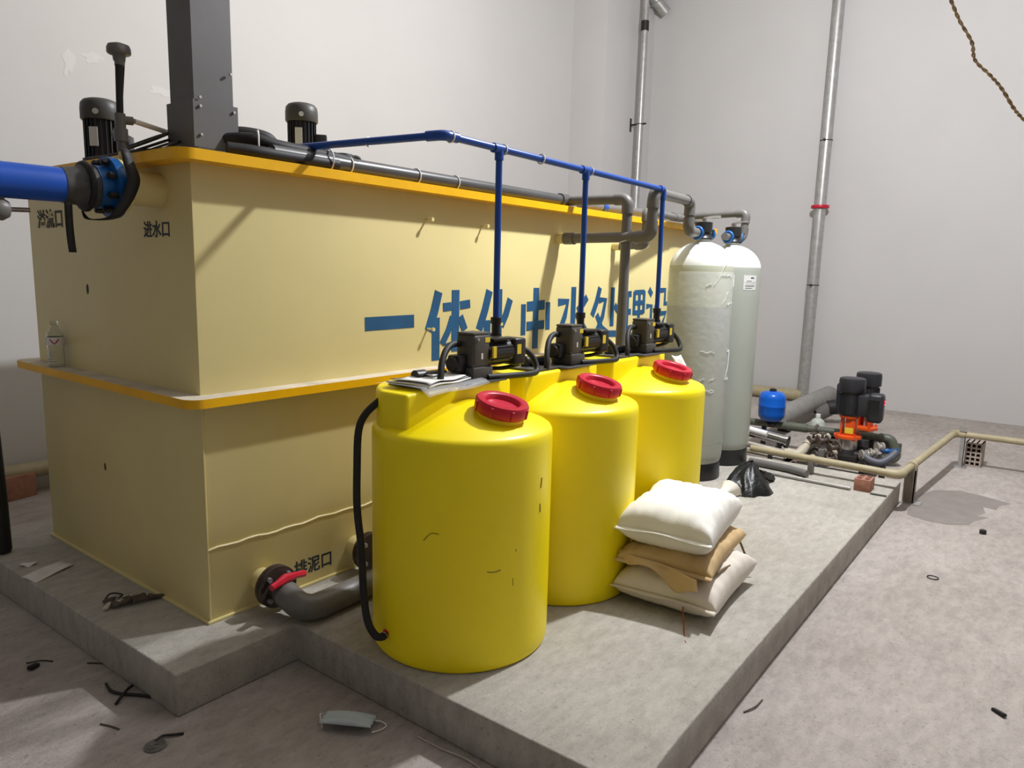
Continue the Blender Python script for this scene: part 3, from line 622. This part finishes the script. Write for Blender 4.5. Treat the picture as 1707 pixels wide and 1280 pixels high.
# ------------------------------------------------------------------ sacks
def sack(name, label, c, L_, Wd, H_, yaw_, tilt, seed, m, seam=None, tuft=True):
    rnd = random.Random(seed); t = thing(name, label, 'sack', c, 'stacked sacks by the drums')
    ph = [rnd.uniform(0, 6.28) for _ in range(8)]; R_ = Euler((tilt[0], tilt[1], yaw_)).to_matrix(); nu, nv = 44, 32
    def shape(u, v, side):
        px = 1-.07*(1-abs(v)**2)*abs(u)**3; py = 1-.07*(1-abs(u)**2)*abs(v)**3
        x = L_/2*u*px; y = Wd/2*v*py
        tt = ((1-abs(u)**4.5)*(1-abs(v)**4.5))**.42
        w = .006*math.sin(9*u+ph[0]+3*v)*math.sin(7*v+ph[1])+.004*math.sin(23*u+ph[2])*abs(v)**2+.004*math.sin(27*v+ph[3]+4*u)*abs(u)**2+.007*math.sin(4*u+ph[4])*math.sin(3*v+ph[5])
        z = side*(H_/2*tt) + (w*min(1, tt*1.6) if side > 0 else w*.4*tt) + .012*math.sin(2.2*u+ph[6])*(1-tt)
        return V(c)+V(0, 0, H_/2)+R_ @ V(x, y, z)
    tb = bmesh.new(); top = {}; bot = {}
    for i in range(nu+1):
        for j in range(nv+1):
            u, v = 2*i/nu-1, 2*j/nv-1; u = math.sin(u*PI/2)*.5+u*.5; v = math.sin(v*PI/2)*.5+v*.5
            top[i, j] = tb.verts.new(shape(u, v, 1)); ed = i in (0, nu) or j in (0, nv)
            bot[i, j] = top[i, j] if ed else tb.verts.new(shape(u, v, -1))
    for i in range(nu):
        for j in range(nv):
            tb.faces.new((top[i, j], top[i+1, j], top[i+1, j+1], top[i, j+1]))
            q = (bot[i, j], bot[i, j+1], bot[i+1, j+1], bot[i+1, j])
            if len(set(q)) == 4:
                try: tb.faces.new(q)
                except ValueError: pass
    b = MB(); b._merge(tb); b.build('sack_body', m, t, ang=80)
    # sewn lip along the end facing the camera
    b = MB(); b.grid(lambda u, v: shape(-1, 2*u-1, 1)+R_ @ V(-.022*v, .0, .006*math.sin(9*u+ph[7])*v-.006*v), 30, 2); b.build('sewn_end', seam or m, t, solid=.004)
    return t, shape
s1, _ = sack('chemical_sack', 'dirty off-white sack at the bottom of the pile by the drums', (1.72, -1.505, .0), .66, .52, .20, .06, (0, 0), 3, SACKG, tuft=False)
s2, _ = sack('chemical_sack', 'crumpled tan paper sack in the middle of the pile', (1.76, -1.465, .165), .70, .47, .13, .13, (0, .02), 11, SACKT)
s3, sh3 = sack('chemical_sack', 'clean white woven sack on top of the pile', (1.765, -1.44, .262), .67, .47, .235, .15, (.02, .02), 5, SACKW)
b = MB(); e = V(2.10, -1.475, .40)
b.lathe([(.0, 0), (.065, .0), (.04, .04), (.022, .07), (.035, .11), (.065, .155), (.055, .16), (.0, .13)], e+V(-.02, 0, 0), (1, -.3, .22), 14, sy=.7); b.build('tied_end', SACKW, s3)
b = MB(); b.grid(lambda u, v: (1.425-.02*u-.03*v-.015*math.sin(8*u), -1.27-.42*u-.02*v, .255-.03*u-v*(.03+.075*math.exp(-((u-.74)/.16)**2)+.012*math.sin(14*u))), 40, 8); b.build('torn_flap', SACKT, s2, solid=.004)
def rope(parent, pts, r, m, name): return MB().tube(spline(pts), r, 6).build(name, m, parent)
rope(s2, [(2.06, -1.58, .24), (2.10, -1.62, .20), (2.11, -1.66, .12), (2.12, -1.70, .03)], .006, mat('jute string', '#7d6a48', .8), 'tie_string')
rope(s2, [(1.50, -1.66, .20), (1.58, -1.70, .19), (1.66, -1.71, .195), (1.75, -1.71, .185)], .005, MATS['jute string'], 'tie_string')
b = MB(); b.grid(lambda u, v: (1.46-.24*u+.012*v, -1.60-.13*u+.012*v, .075*(1-u)**2+.004+.008*math.sin(6*u)), 12, 1)
tag(b.build('red_ribbon', mat('faded red ribbon', '#a35238', .7), None, solid=.0015), 'faded red ribbon trailing from under the sack pile', 'ribbon')
# black bag
bb = thing('black_bag', 'crumpled black plastic bag on the plinth by the vessels', 'bag', (3.72, -1.10, 0))
def bagf(u, v):
    a = 2*PI*u; h = v; r = (.20*(1-h)**.55+.015)*(1+.16*math.sin(3*a+2*h)+.08*math.sin(7*a+5*h)+.05*math.sin(13*a))
    return (3.70+.95*r*math.cos(a)*1.25+.10*h, -1.11+r*math.sin(a)*.72+.05*h*math.sin(3*h), .19*h**.9*(1+.1*math.sin(2*a))+.0)
b = MB(); b.grid(bagf, 44, 14); b.build('bag_body', mat('black plastic film', '#121212', .35, var=.2, bump=.6, bscale=30), bb, ang=70)
b = MB(); b.grid(lambda u, v: (3.86+.20*u, -1.13-.05*u+.10*(v-.5)*(1-.55*u), .10-.075*u+.03*math.sin(5*v+3*u)), 10, 6); b.build('bag_neck', MATS['black plastic film'], bb, solid=.006, ang=70)
MB().tube(ringpts((4.05, -1.18, .035), (.4, 1, .2), .018, 14), .006, 6, closed=True).build('bag_tie', MATS['black plastic film'], bb)

# ------------------------------------------------------------------ pump set beyond the plinth
ZP = ZF
sk = thing('pump_skid', 'black steel skid frame under the vertical pumps', 'frame', (5.8, -1.3, ZP))
for y0, y1, x0, x1 in ((-1.66, -1.58, 5.12, 6.75), (-1.0, -.92, 5.12, 6.75)): MB().b2((x0, y0, ZP), (x1, y1, ZP+.09), .006).build('side_rail', DARKST, sk)
for x in (5.12, 6.0, 6.67): MB().b2((x, -1.58, ZP), (x+.08, -1.0, ZP+.09), .006).build('cross_rail', DARKST, sk)
PG = 'vertical multistage pumps'
def make_vpump(x, y, label):
    t = thing('vertical_pump', label, 'pump', (x, y, ZP), PG); z = ZP
    MB().box((x, y, z+.075), (.24, .24, .08), .015).cyl((x, y, z+.09), (x, y, z+.17), .11, .085, seg=24).cyl((x-.02, y-.20, z+.11), (x-.02, y+.20, z+.11), .04, seg=18).cyl((x-.02, y-.215, z+.11), (x-.02, y-.19, z+.11), .075, seg=24).build('pump_foot', DARKST, t)
    MB().lathe([(0, 0), (.06, 0), (.085, .03), (.09, .07), (.09, .165), (0, .165)], (x, y, z+.11), seg=32).build('stage_casing', STEEL, t, 'stainless stage casing')
    fb = MB(); fb.lathe([(0, 0), (.10, 0), (.125, .006), (.125, .03), (.10, .034), (0, .034)], (x, y, z+.262), seg=32)
    for k in range(4):
        a = PI/4+k*PI/2; fb.cyl((x+.112*math.cos(a), y+.112*math.sin(a), z+.25), (x+.112*math.cos(a), y+.112*math.sin(a), z+.315), .012, seg=8)
    fb.build('clamp_flange', ORANGE, t)
    mb = MB(); mb.box((x, y-.055, z+.385), (.10, .02, .19), .004).box((x, y+.055, z+.385), (.10, .02, .19), .004).box((x-.055, y-.02, z+.385), (.02, .07, .19), .004).cyl((x, y, z+.465), (x, y, z+.49), .09, seg=28).build('motor_stool', ORANGE, t)
    MB().cyl((x, y, z+.29), (x, y, z+.47), .014, seg=10).build('shaft', STEEL, t)
    MB().box((x-.0665, y-.02, z+.345), (.003, .075, .055)).build('sticker', STICKY, t, 'yellow warning sticker')
    m = MB(); m.lathe([(0, 0), (.09, 0), (.098, .01), (.10, .03), (.10, .24), (.0, .24)], (x, y, z+.485), seg=32)
    for k in range(26):
        a = 2*PI*k/26; m.box((x+.102*math.cos(a), y+.102*math.sin(a), z+.60), (.016, .005, .19), rot=(0, 0, a))
    m.build('motor_body', MOTOR, t)
    MB().lathe([(0, 0), (.116, 0), (.119, .006), (.119, .10), (.114, .125), (.10, .132), (0, .134)], (x, y, z+.715), seg=36).build('fan_cowl', MOTOR, t)
    d = MB(); d.box((x-.03, y-.125, z+.60), (.17, .10, .20), .014, rot=(0, 0, .1)).build('terminal_box', MOTOR, t)
    dv = MB(); dv.box((x-.01, y-.225, z+.585), (.21, .13, .27), .03, rot=(0, .06, .1), seg=3)
    for k in range(11): dv.box((x-.117, y-.22, z+.50+.017*k), (.012, .10, .006), rot=(0, .06, .1))
    dd = dv.build('drive_unit', MOTOR, t)
    MB().box((x-.02, y-.294, z+.655), (.06, .012, .045), .003, rot=(0, 0, .1)).build('display', GEARP, dd)
    MB().box((x-.05, y-.303, z+.66), (.016, .006, .016)).box((x-.05, y-.302, z+.635), (.012, .006, .01)).build('indicator_light', LED, dd, 'lit red indicator')
    return t
vp = make_vpump(5.80, -1.33, 'nearer vertical pump with orange stool, stainless casing and black motor')
vq = clone(vp, (6.36, -1.36, ZP), 'farther vertical pump, its black motor partly hidden behind the nearer pump'); vq.rotation_euler = (0, 0, PI*.93)
mf = thing('discharge_manifold', 'olive grey pipe manifold running between the two vertical pumps with a bend at its end', 'pipework', (6.05, -1.2, ZP))
run(mf, [(6.05, -.20, .055), (6.05, -.79, .065), (6.05, -1.665, .08), (6.05, -1.735, -.10), (6.0, -1.60, -.12)], .038, OLIVE, bend=.05)
MB().tube(ringpts((6.05, -.98, .068), (0, 1, 0), .045), .014, 8, closed=True).build('flange', BRONZE, mf)
MB().cyl((6.05, -.98, .06), (6.05, -.98, -.06), .022, seg=14).build('branch', BEIGEP, mf)
for y in (-.45, -1.5): MB().b2((6.02, y-.02, ZP), (6.08, y+.02, .04), .003).build('bracket', DARKST, mf)
et = thing('expansion_tank', 'small bright blue expansion tank standing on the olive manifold', 'tank', (5.97, -.53, .075))
MB().lathe([(0, 0), (.06, .0), (.105, .018), (.129, .05), (.135, .09), (.135, .155), (.138, .161), (.138, .17), (.135, .176), (.135, .24), (.127, .281), (.10, .306), (.05, .319), (0, .322)], (5.98, -.535, .105), (0, 0, 1.0), 36).build('shell', BLUETK, et)
MB().lathe([(0, 0), (.035, 0), (.035, .02), (.02, .028), (0, .028)], (5.98, -.535, .425), seg=16).build('cap', BLK, et)
MB().cyl((6.03, -.535, .075), (5.98, -.535, .115), .05, seg=16).build('neck', DARKST, et)
uv = thing('steriliser_tubes', 'stainless tubes lying on the floor below the blue expansion tank', 'pipework', (5.5, -.7, ZP))
MB().cyl((5.42, -.40, .10), (5.42, -.88, .035), .055, seg=24).lathe([(0, 0), (.066, 0), (.066, .02), (0, .02)], (5.42, -.87, .036), (0, -1, -.14), 24).build('tube_body', CHROME, uv)
MB().cyl((5.30, -.36, .0), (5.30, -.90, -.05), .032, seg=20).build('tube_body', STEEL, uv)
MB().cyl((5.22, -.38, -.07), (5.22, -.92, -.10), .028, seg=20).build('tube_body', CHROME, uv)
MB().b2((5.18, -.48, ZP), (5.46, -.44, .0)).b2((5.18, -.82, ZP), (5.46, -.78, -.02)).build('support', DARKST, uv)
MB().cyl((5.38, -.46, .12), (5.37, -.70, .09), .03, seg=12).build('label_sleeve', WHITEP, uv)
sm = thing('suction_manifold', 'beige suction pipes with bronze valves in front of the pumps', 'pipework', (5.4, -1.1, ZP))
run(sm, [(5.30, -.90, -.04), (5.30, -1.02, -.05), (5.50, -1.09, .08), (5.62, -1.2, .10)], .038, BEIGEP, bend=.05)
run(sm, [(5.25, -1.02, -.08), (5.25, -1.13, -.07), (5.5, -1.2, -.03), (5.66, -1.26, -.05)], .03, BEIGEP, bend=.04)
for c in ((5.40, -1.20, .10), (5.40, -1.30, .05), (5.36, -1.19, -.03), (5.38, -1.28, -.06), (5.44, -1.11, .08)):
    b = MB(); b.lathe([(0, 0), (.045, 0), (.045, .012), (.025, .02), (.03, .05), (.025, .08), (.045, .088), (.045, .10), (0, .10)], V(c)+V(-.03, .03, 0), (.7, -.7, .1), 18)
    b.cyl(V(c), V(c)+V(0, 0, .07), .012, seg=10); b.tube(ringpts(V(c)+V(0, 0, .07), (0, 0, 1), .03, 14), .007, 6, closed=True); b.build('valve', BRONZE, sm)
MB().b2((5.28, -1.25, ZP), (5.34, -1.20, .04), .004).build('support', GREYPVC, sm)
dh = thing('drain_hose', 'grey and blue hose with steel fittings at the right of the pumps', 'hose', (5.2, -1.7, 0))
MB().tube(spline([(5.2, -1.60, .07), (5.18, -1.66, .04), (5.18, -1.74, .03), (5.22, -1.80, .07), (5.28, -1.84, .12)]), .034, 14).build('hose', mat('slate grey hose', '#55565f', .5), dh)
MB().tube(spline([(5.30, -1.72, .12), (5.30, -1.78, .115), (5.28, -1.85, .135)]), .022, 12).build('hose', BLUEFL, dh)
for c, r in (((5.2, -1.60, .075), .045), ((5.22, -1.665, .10), .04), ((5.3, -1.70, .14), .045)):
    MB().lathe([(0, 0), (r, 0), (r, .014), (r*.6, .02), (r*.6, .04), (r, .046), (r, .06), (0, .06)], V(c)+V(-.02, .02, 0), (.6, -.8, 0), 20).build('fitting', STEEL, dh)
MB().b2((5.16, -1.62, ZP), (5.22, -1.58, .06), .004).b2((5.16, -1.78, ZP), (5.24, -1.74, .02), .004).build('support', DARKST, dh)
dg = thing('lagged_pipe', 'fat grey lagged pipe on the floor behind the pump set', 'pipe', (7.5, -.4, ZP))
b = MB(); b.tube([(6.6, -.40, .02), (8.9, -.385, .02), (8.98, -.385, .018), (9.02, -.385, .015)], .115, 20, rad=[.115, .115, .10, .05]); b.build('lagging', LPVC, dg)
MB().tube(arcs([(7.8, -.56, ZP+.1), (7.8, -.70, ZP+.20), (7.9, -.86, ZP+.20)], .06), .08, 16).build('branch_elbow', GREYPVC, dg)
MB().cyl((7.78, -.66, ZP+.20), (7.82, -.75, ZP+.22), .09, seg=20).build('rubber_collar', BLKR, dg)
for x in (6.9, 8.4): MB().b2((x, -.47, ZP), (x+.06, -.33, -.08), .004).build('support', DARKST, dg)
jg = thing('plastic_jug', 'milky plastic jug on the floor near the lagged pipe', 'jug', (7.1, -.72, ZP))
MB().lathe([(0, 0), (.07, 0), (.078, .01), (.078, .13), (.06, .16), (.025, .18), (.022, .20), (0, .20)], (7.1, -.72, ZP), seg=24).build('jug_body', JUG, jg)
MB().cyl((7.1, -.72, ZP+.19), (7.1, -.72, ZP+.225), .026, seg=14).build('cap', WHITEP, jg)

# khaki pipe in front of the pumps
kp = thing('khaki_pipe', 'long khaki pipe running past the pumps and turning along the plinth edge', 'pipe', (4.5, -1.5, 0))
run(kp, [(4.505, -.845, .135), (4.50, -2.0, .115), (6.48, -2.14, .14), (6.53, -4.2, .13)], .030, TAN, bend=.05)
for c, d in (((4.85, -2.03, .118), (1, -.07, 0)),): MB().cyl(V(c)-V(d)*.02, V(c)+V(d)*.02, .040, seg=20).build('coupling', TAN, kp)
MB().b2((4.47, -1.37, 0), (4.53, -1.33, .11), .003).build('support', GREYPVC, kp)
sp = thing('channel_post', 'weathered steel channel post under the khaki pipe at the plinth corner', 'post', (4.85, -2.03, ZF))
MB().b2((4.80, -2.07, ZF+.008), (4.875, -2.06, .10)).b2((4.80, -2.07, ZF+.008), (4.808, -1.99, .10)).b2((4.867, -2.07, ZF+.008), (4.875, -1.99, .10)).build('channel', mat('weathered steel', '#8a8070', .7, metal=.0, var=.2), sp)
MB().b2((4.78, -2.12, ZF), (4.90, -1.98, ZF+.008)).build('foot_plate', GALV, sp)
gp = thing('strut_post', 'galvanised strut post holding the khaki pipe beside the hollow block', 'post', (6.5, -2.2, ZF))
MB().b2((6.46, -2.235, ZF+.006), (6.50, -2.23, .21)).b2((6.46, -2.235, ZF+.006), (6.464, -2.195, .21)).b2((6.496, -2.235, ZF+.006), (6.50, -2.195, .21)).build('strut', GALV, gp)
MB().b2((6.42, -2.27, ZF), (6.54, -2.16, ZF+.006)).build('foot_plate', GALV, gp)
MB().b2((6.448, -2.24, .17), (6.46, -2.18, .225)).build('clamp', GALV, gp)
# bricks
def brick(x, y, z, d, label, rot, holes):
    t = thing('clay_brick', label, 'brick', (x, y, z)); b = MB(); BR = mat('grey clay block', '#a89a8e', .85, var=.1, scale=20, bump=.3)
    lx, ly, lz = d; R3 = Matrix.Rotation(rot, 3, 'Z'); nx_, nz = holes
    # a block with open square cells through its length
    ys = [-ly/2]; zs = [0.0]; wy = ly*.62/nx_; wz = lz*.62/nz; gy = (ly-wy*nx_)/(nx_+1); gz = (lz-wz*nz)/(nz+1)
    for i in range(nx_+1): b.box((0, -ly/2+gy/2+i*(gy+wy), lz/2), (lx, gy, lz))
    for j in range(nz+1): b.box((0, 0, gz/2+j*(gz+wz)), (lx*.999, ly*.999, gz))
    bmesh.ops.transform(b.bm, matrix=Matrix.Translation((x, y, z)) @ R3.to_4x4(), verts=b.bm.verts)
    b.b2((-lx/2+.06, -ly/2+.004, .004), (lx/2-.06, ly/2-.004, lz-.004)) if False else None
    b.build('brick_body', BR, t, ang=20)
    MB().box((x, y, z+lz/2), (lx-.06, ly-.012, lz-.012), rot=(0, 0, rot)).build('cell_shade', mat('painted cell shade', '#2c2622', .95), t); return t  # dark filler block, its colour stands in for shade within the cells
tk = thing('clay_brick', 'solid-faced red brick under the khaki pipe on the plinth', 'brick', (4.30, -1.785, 0))
MB().b2((4.245, -1.85, .0), (4.40, -1.735, .095), .004).build('brick_body', BRICK, tk)
b = MB()
for i in range(2):
    for j in range(2): b.box((4.285+.075*i, -1.82+.055*j, .0955), (.045, .03, .002))
b.build('hole_shade', mat('brick hole shade', '#5c3a2e', .9), tk)  # flat plates coloured as the shade inside the brick's holes
brick(6.66, -2.31, ZF, (.20, .14, .235), 'hollow clay block with square cells showing, right of the strut post', -.05, (3, 5))
tag(MB().b2((5.12, -1.04, ZF), (5.28, -.93, ZF+.09), .005).build('clay_brick', mat('dull brown brick', '#7c625a', .85, var=.1)), 'dull brown brick on the floor behind the khaki pipe', 'brick')
# floor pipes
tag(MB().tube([(4.45, -.86, .032), (4.42, -1.20, .032), (4.36, -1.36, .032)], .03, 14).build('floor_pipe', GREYPVC), 'grey pipe lying on the plinth behind the vessels', 'pipe')
tag(MB().tube([(4.25, -.86, .016), (4.22, -1.72, .016)], .012, 12).cyl((4.235, -1.3, .016), (4.234, -1.36, .016), .016, seg=12).build('floor_conduit', GALV), 'thin pale conduit on the plinth running to the red brick', 'conduit')
tag(MB().tube([(4.215, -1.86, .008), (4.22, -1.97, .008)], .007, 8).build('conduit_end', OLIVE), 'short dark conduit end past the red brick at the plinth edge', 'conduit')

# ------------------------------------------------------------------ pipes on the walls
def wallpipe(name, label, p0, p1, r, clamps, wall):
    t = thing(name, label, 'pipe', p0)
    MB().cyl(p0, p1, r, seg=24).build('pipe_run', GALV, t)
    for z in clamps:
        f = (z-p0[2])/(p1[2]-p0[2]); c = V(p0).lerp(V(p1), f)
        if wall == 'y':
            MB().b2((c.x-.025, Y1-.585, z-.10), (c.x+.025, Y1-.575, z+.10)).b2((c.x-.012, c.y+r, z-.012), (c.x+.012, Y1-.58, z+.012)).tube(ringpts(c, (0, 0, 1), r+.004), .006, 6, closed=True).b2((c.x-.012, c.y-r-.05, z-.012), (c.x+.012, c.y-r, z+.012)).build('wall_clamp', DARKST, t)
        else:
            MB().b2((X1-.012, c.y-.025, z-.10), (X1-.002, c.y+.025, z+.10)).b2((c.x+r, c.y-.012, z-.012), (X1-.01, c.y+.012, z+.012)).tube(ringpts(c, (0, 0, 1), r+.004), .006, 6, closed=True).b2((c.x-r-.05, c.y-.012, z-.012), (c.x-r, c.y+.012, z+.012)).build('wall_clamp', DARKST, t)
    return t
w1 = wallpipe('wall_pipe', 'grey steel pipe on the wall left of the room corner', (8.72, 2.66, ZF), (8.78, 2.66, 5.30), .052, (3.87,), 'y')
MB().cyl((8.78, 2.66, 5.22), (8.78, 2.66, 5.36), .06).build('coupling', DARKST, w1)
MB().cyl((8.78, 2.66, 5.36), (8.79, 2.66, ZC), .05).build('pipe_run', GALV, w1)
w2 = wallpipe('wall_pipe', 'tall galvanised pipe with a red ring on the back wall', (9.22, .05, ZF+.02), (9.22, .00, ZC), .075, (1.50, 3.47), 'x')
MB().lathe([(.07, 0), (.115, 0), (.12, .012), (.12, .03), (.115, .042), (.07, .042)], (9.22, .03, 2.56), seg=28).build('ring_flange', RED, w2, 'red ring coupling')
eb = thing('ceiling_elbow', 'light grey pipe elbow by the corner at the top of the photo', 'pipe', (9.2, 2.76, 5.7))
MB().tube(arcs([(9.1, 2.70, 6.35), (9.16, 2.72, 5.80), (9.33, 2.60, 5.62)], .12), .085, 16).build('pipe_run', GALV, eb)
MB().tube(ringpts((9.19, 2.705, 5.755), (.5, -.35, -.6), .09), .012, 8, closed=True).build('collar', GALV, eb)
tag(MB().tube([(9.2, 1.2, -.10), (9.2, .05, -.085)], .085, 16).build('low_pipe', TAN), 'khaki pipe low along the back wall behind the tall pipe', 'pipe')
tag(MB().tube([(-2.0, 3.28, .02), (1.2, 3.28, .0)], .06, 16).build('low_pipe', TAN), 'khaki pipe low along the left wall beyond the tank end', 'pipe')
tag(MB().box((.33, 3.25, ZF+.09), (.22, .12, .18), .006, rot=(0, 0, .2)).build('clay_brick', BRICK), 'clay brick propping the low pipe on the left wall', 'brick')
pts = spline([(2.5, -1.9, 6.38), (2.5, -2.1, 4.2), (2.5, -2.2, 3.3), (2.5, -2.255, 3.0), (2.5, -2.296, 2.894), (2.5, -2.342, 2.793), (2.5, -2.40, 2.691), (2.5, -2.421, 2.609), (2.5, -2.487, 2.534), (2.5, -2.54, 2.467), (2.5, -2.595, 2.376), (2.5, -2.64, 2.32), (2.5, -2.74, 2.22), (2.5, -3.1, 2.0), (2.5, -4.6, 1.75), (2.5, -6.4, 1.95), (2.5, -7.98, 2.5)], 12)
b = MB()
for s_ in (0, PI): b.tube([p+V(.0042*math.cos(s_+i*.8), .005*math.sin(s_+i*.8), 0) for i, p in enumerate(pts)], .0042, 6)
tag(b.build('hanging_cord', CORD), 'twisted brown and white cord hanging at the top right', 'cord')

for k, (cx, cz, rx, rz, lb) in enumerate(((1.13, 3.17, .07, .04, 'white filler patch on the left wall, just left of the mushroom cap'), (.95, 3.10, .04, .11, 'tall white filler streak on the left wall near the photo corner'), (1.66, 3.03, .09, .04, 'white filler patch on the left wall between mushroom cap and duct'))):
    pr = [(cx+rx*(1+.3*math.sin(3*a+k)+.2*math.sin(7*a))*math.cos(a), cz+rz*(1+.3*math.sin(2*a+k)+.2*math.sin(5*a))*math.sin(a)) for a in [2*PI*i/40 for i in range(40)]]
    b = MB(); b.prism(pr, 0, .0015, mx=Matrix(((1, 0, 0, 0), (0, 0, -1, Y1), (0, 1, 0, 0), (0, 0, 0, 1))))
    tag(b.build('filler_patch', mat('smooth wall filler', '#cbc8c5', .7, var=.02, scale=20)), lb, 'wall patch')

# ------------------------------------------------------------------ things at the left edge and litter
tag(MB().lathe([(0, 0), (.036, 0), (.045, .02), (.045, .3), (.04, .6), (.036, .9), (0, .91)], (-.285, 1.60, 0), (.045, .17, 1), 20).build('rolled_mat', BLKR), 'dark upright roll at the left edge of the photo', 'roll')
def flat(name, label, cat, pts, z, m, th=.002, lift=.004):
    b = MB(); P = [V(p[0], p[1], 0) for p in pts]
    b.grid(lambda u, v: (P[0].lerp(P[1], u)).lerp(P[3].lerp(P[2], u), v)+V(0, 0, z+lift*(1+math.sin(5*u+4*v))), 8, 6)
    return tag(b.build(name, m, None, solid=th), label, cat)
flat('paper_sheet', 'dusty pale paper lying at the plinth edge left of the tank', 'paper', [(-.347, 1.16), (-.322, 1.04), (-.115, 1.13), (-.13, 1.24)], .001, WHITEP)
flat('paper_scrap', 'tiny torn white paper scrap near the dark roll', 'paper', [(-.30, 1.33), (-.27, 1.28), (-.22, 1.30), (-.26, 1.36)], .001, WHITEP)
db = thing('scrap_pile', 'little pile of dirty scrap beside the tank corner', 'rubbish', (-.11, .46, 0))
rnd = random.Random(4)
for k in range(9):
    x = -.22+.024*k; y = .47+rnd.uniform(-.04, .05)-.1*(k/9-.4)
    m_ = DEBR if k % 3 else DUST
    MB().box((x, y, .014+rnd.uniform(0, .012)), (rnd.uniform(.04, .09), rnd.uniform(.02, .05), .012), .003, rot=(rnd.uniform(-.3, .3), rnd.uniform(-.3, .3), rnd.uniform(-.9, .9))).build('scrap', m_, db)
MB().tube(spline([(-.21, .56, .01), (-.16, .60, .02), (-.12, .57, .01), (-.16, .52, .015), (-.06, .48, .02)]), .004, 6).build('wire', BLKR, db)
fm = thing('face_mask', 'pale disposable face mask lying on the floor in front of the plinth', 'mask', (.08, -.86, ZF))
def mk(u, v):
    a = V(.03, -.755, 0).lerp(V(.135, -.93, 0), u); d = V(-.035, -.02, 0)*(-1); k = V(.045, .05, 0)
    q = a+V(-.028, -.018, 0)*(2*v-1)*1.6
    return q+V(0, 0, ZF+.012+.022*math.sin(PI*u)*(1-(2*v-1)**2)+.012*abs(math.sin(9*v))+.02*v)
b = MB(); b.grid(mk, 14, 12); b.build('mask_cloth', MASKM, fm, solid=.002)
MB().tube(spline([(.14, -.905, ZF+.02), (.17, -.935, ZF+.012), (.165, -.965, ZF+.008), (.13, -.965, ZF+.008), (.10, -.955, ZF+.012)]), .0025, 6).build('ear_loop', WHITEP, fm)
MB().tube(spline([(.055, -.735, ZF+.02), (.03, -.735, ZF+.03), (.01, -.77, ZF+.012), (.0, -.785, ZF+.01)]), .0025, 6).build('ear_loop', WHITEP, fm)
def litter(name, label, cat, pts, r, m, n=5): return tag(MB().tube(spline(pts, n), r, 6).build(name, m), label, cat)
ct = thing('cut_cable', 'crossed black cable offcuts on the floor beside the plinth corner', 'cable', (-.36, .03, ZF))
z = ZF+.008
MB().tube(spline([(-.385, .16, z), (-.395, .09, z), (-.375, .03, z), (-.335, -.03, z), (-.315, -.075, z)]), .006, 6).build('cable_piece', BLKR, ct)
MB().tube(spline([(-.325, .055, z+.004), (-.355, .03, z+.012), (-.40, .005, z), (-.425, -.02, z)]), .006, 6).build('cable_piece', BLKR, ct)
cc = thing('wire_coil', 'small coil disc with a black wire tail on the floor at the photo bottom left', 'coil', (-.45, -.40, ZF))
b = MB()
for k in range(4): b.tube(ringpts((-.452, -.392, ZF+.006), (0, 0, 1), .012+.008*k, 24), .003, 6, closed=True)
b.build('coil_turns', GREYPVC, cc)
MB().tube(spline([(-.44, -.37, ZF+.008), (-.41, -.365, ZF+.01), (-.38, -.385, ZF+.008), (-.35, -.405, ZF+.006)]), .005, 6).build('wire_tail', BLKR, cc)
tag(MB().box((-.525, .535, ZF+.010), (.05, .026, .02), .006, rot=(0, .2, .5)).tube(spline([(-.53, .60, ZF+.004), (-.48, .57, ZF+.006), (-.45, .53, ZF+.004)]), .003, 6).build('black_offcut', BLKR), 'black plastic offcut on the floor at the left', 'offcut')
litter('twig', 'thin dark splinter on the floor left of the plinth', 'splinter', [(-.36, .40, ZF+.004), (-.33, .36, ZF+.004), (-.31, .33, ZF+.004)], .004, DEBR)
litter('twig', 'thin dark splinter on the lit floor at the bottom left', 'splinter', [(-.52, -.10, ZF+.004), (-.50, -.15, ZF+.004), (-.49, -.19, ZF+.004)], .003, DEBR)
tag(MB().lathe([(0, 0), (.022, 0), (.022, .028), (.016, .03), (0, .024)], (4.38, -2.58, ZF), seg=12).build('bottle_cap', BLK), 'small black cap on the floor near the damp patch', 'cap')
litter('twig', 'curved dark straw on the floor against the plinth side', 'straw', [(1.16, -2.02, ZF+.004), (1.22, -2.045, ZF+.008), (1.30, -2.05, ZF+.004)], .003, DEBR)
litter('wire_offcut', 'pale wire offcut along the plinth foot at the bottom', 'wire', [(.20, -1.10, ZF+.004), (.205, -1.22, ZF+.004), (.215, -1.33, ZF+.01), (.215, -1.40, ZF+.004)], .0025, DUST)
tag(MB().box((1.837, -2.851, ZF+.008), (.06, .02, .014), .004, rot=(.2, .1, .9)).build('black_offcut', BLKR), 'black plastic offcut on the floor at the right edge', 'offcut')
tag(MB().tube(ringpts((3.25, -2.42, ZF+.004), (0, 0, 1), .03, 16), .003, 6, closed=True).build('wire_ring', DARKST), 'thin wire ring on the floor right of the plinth', 'wire')
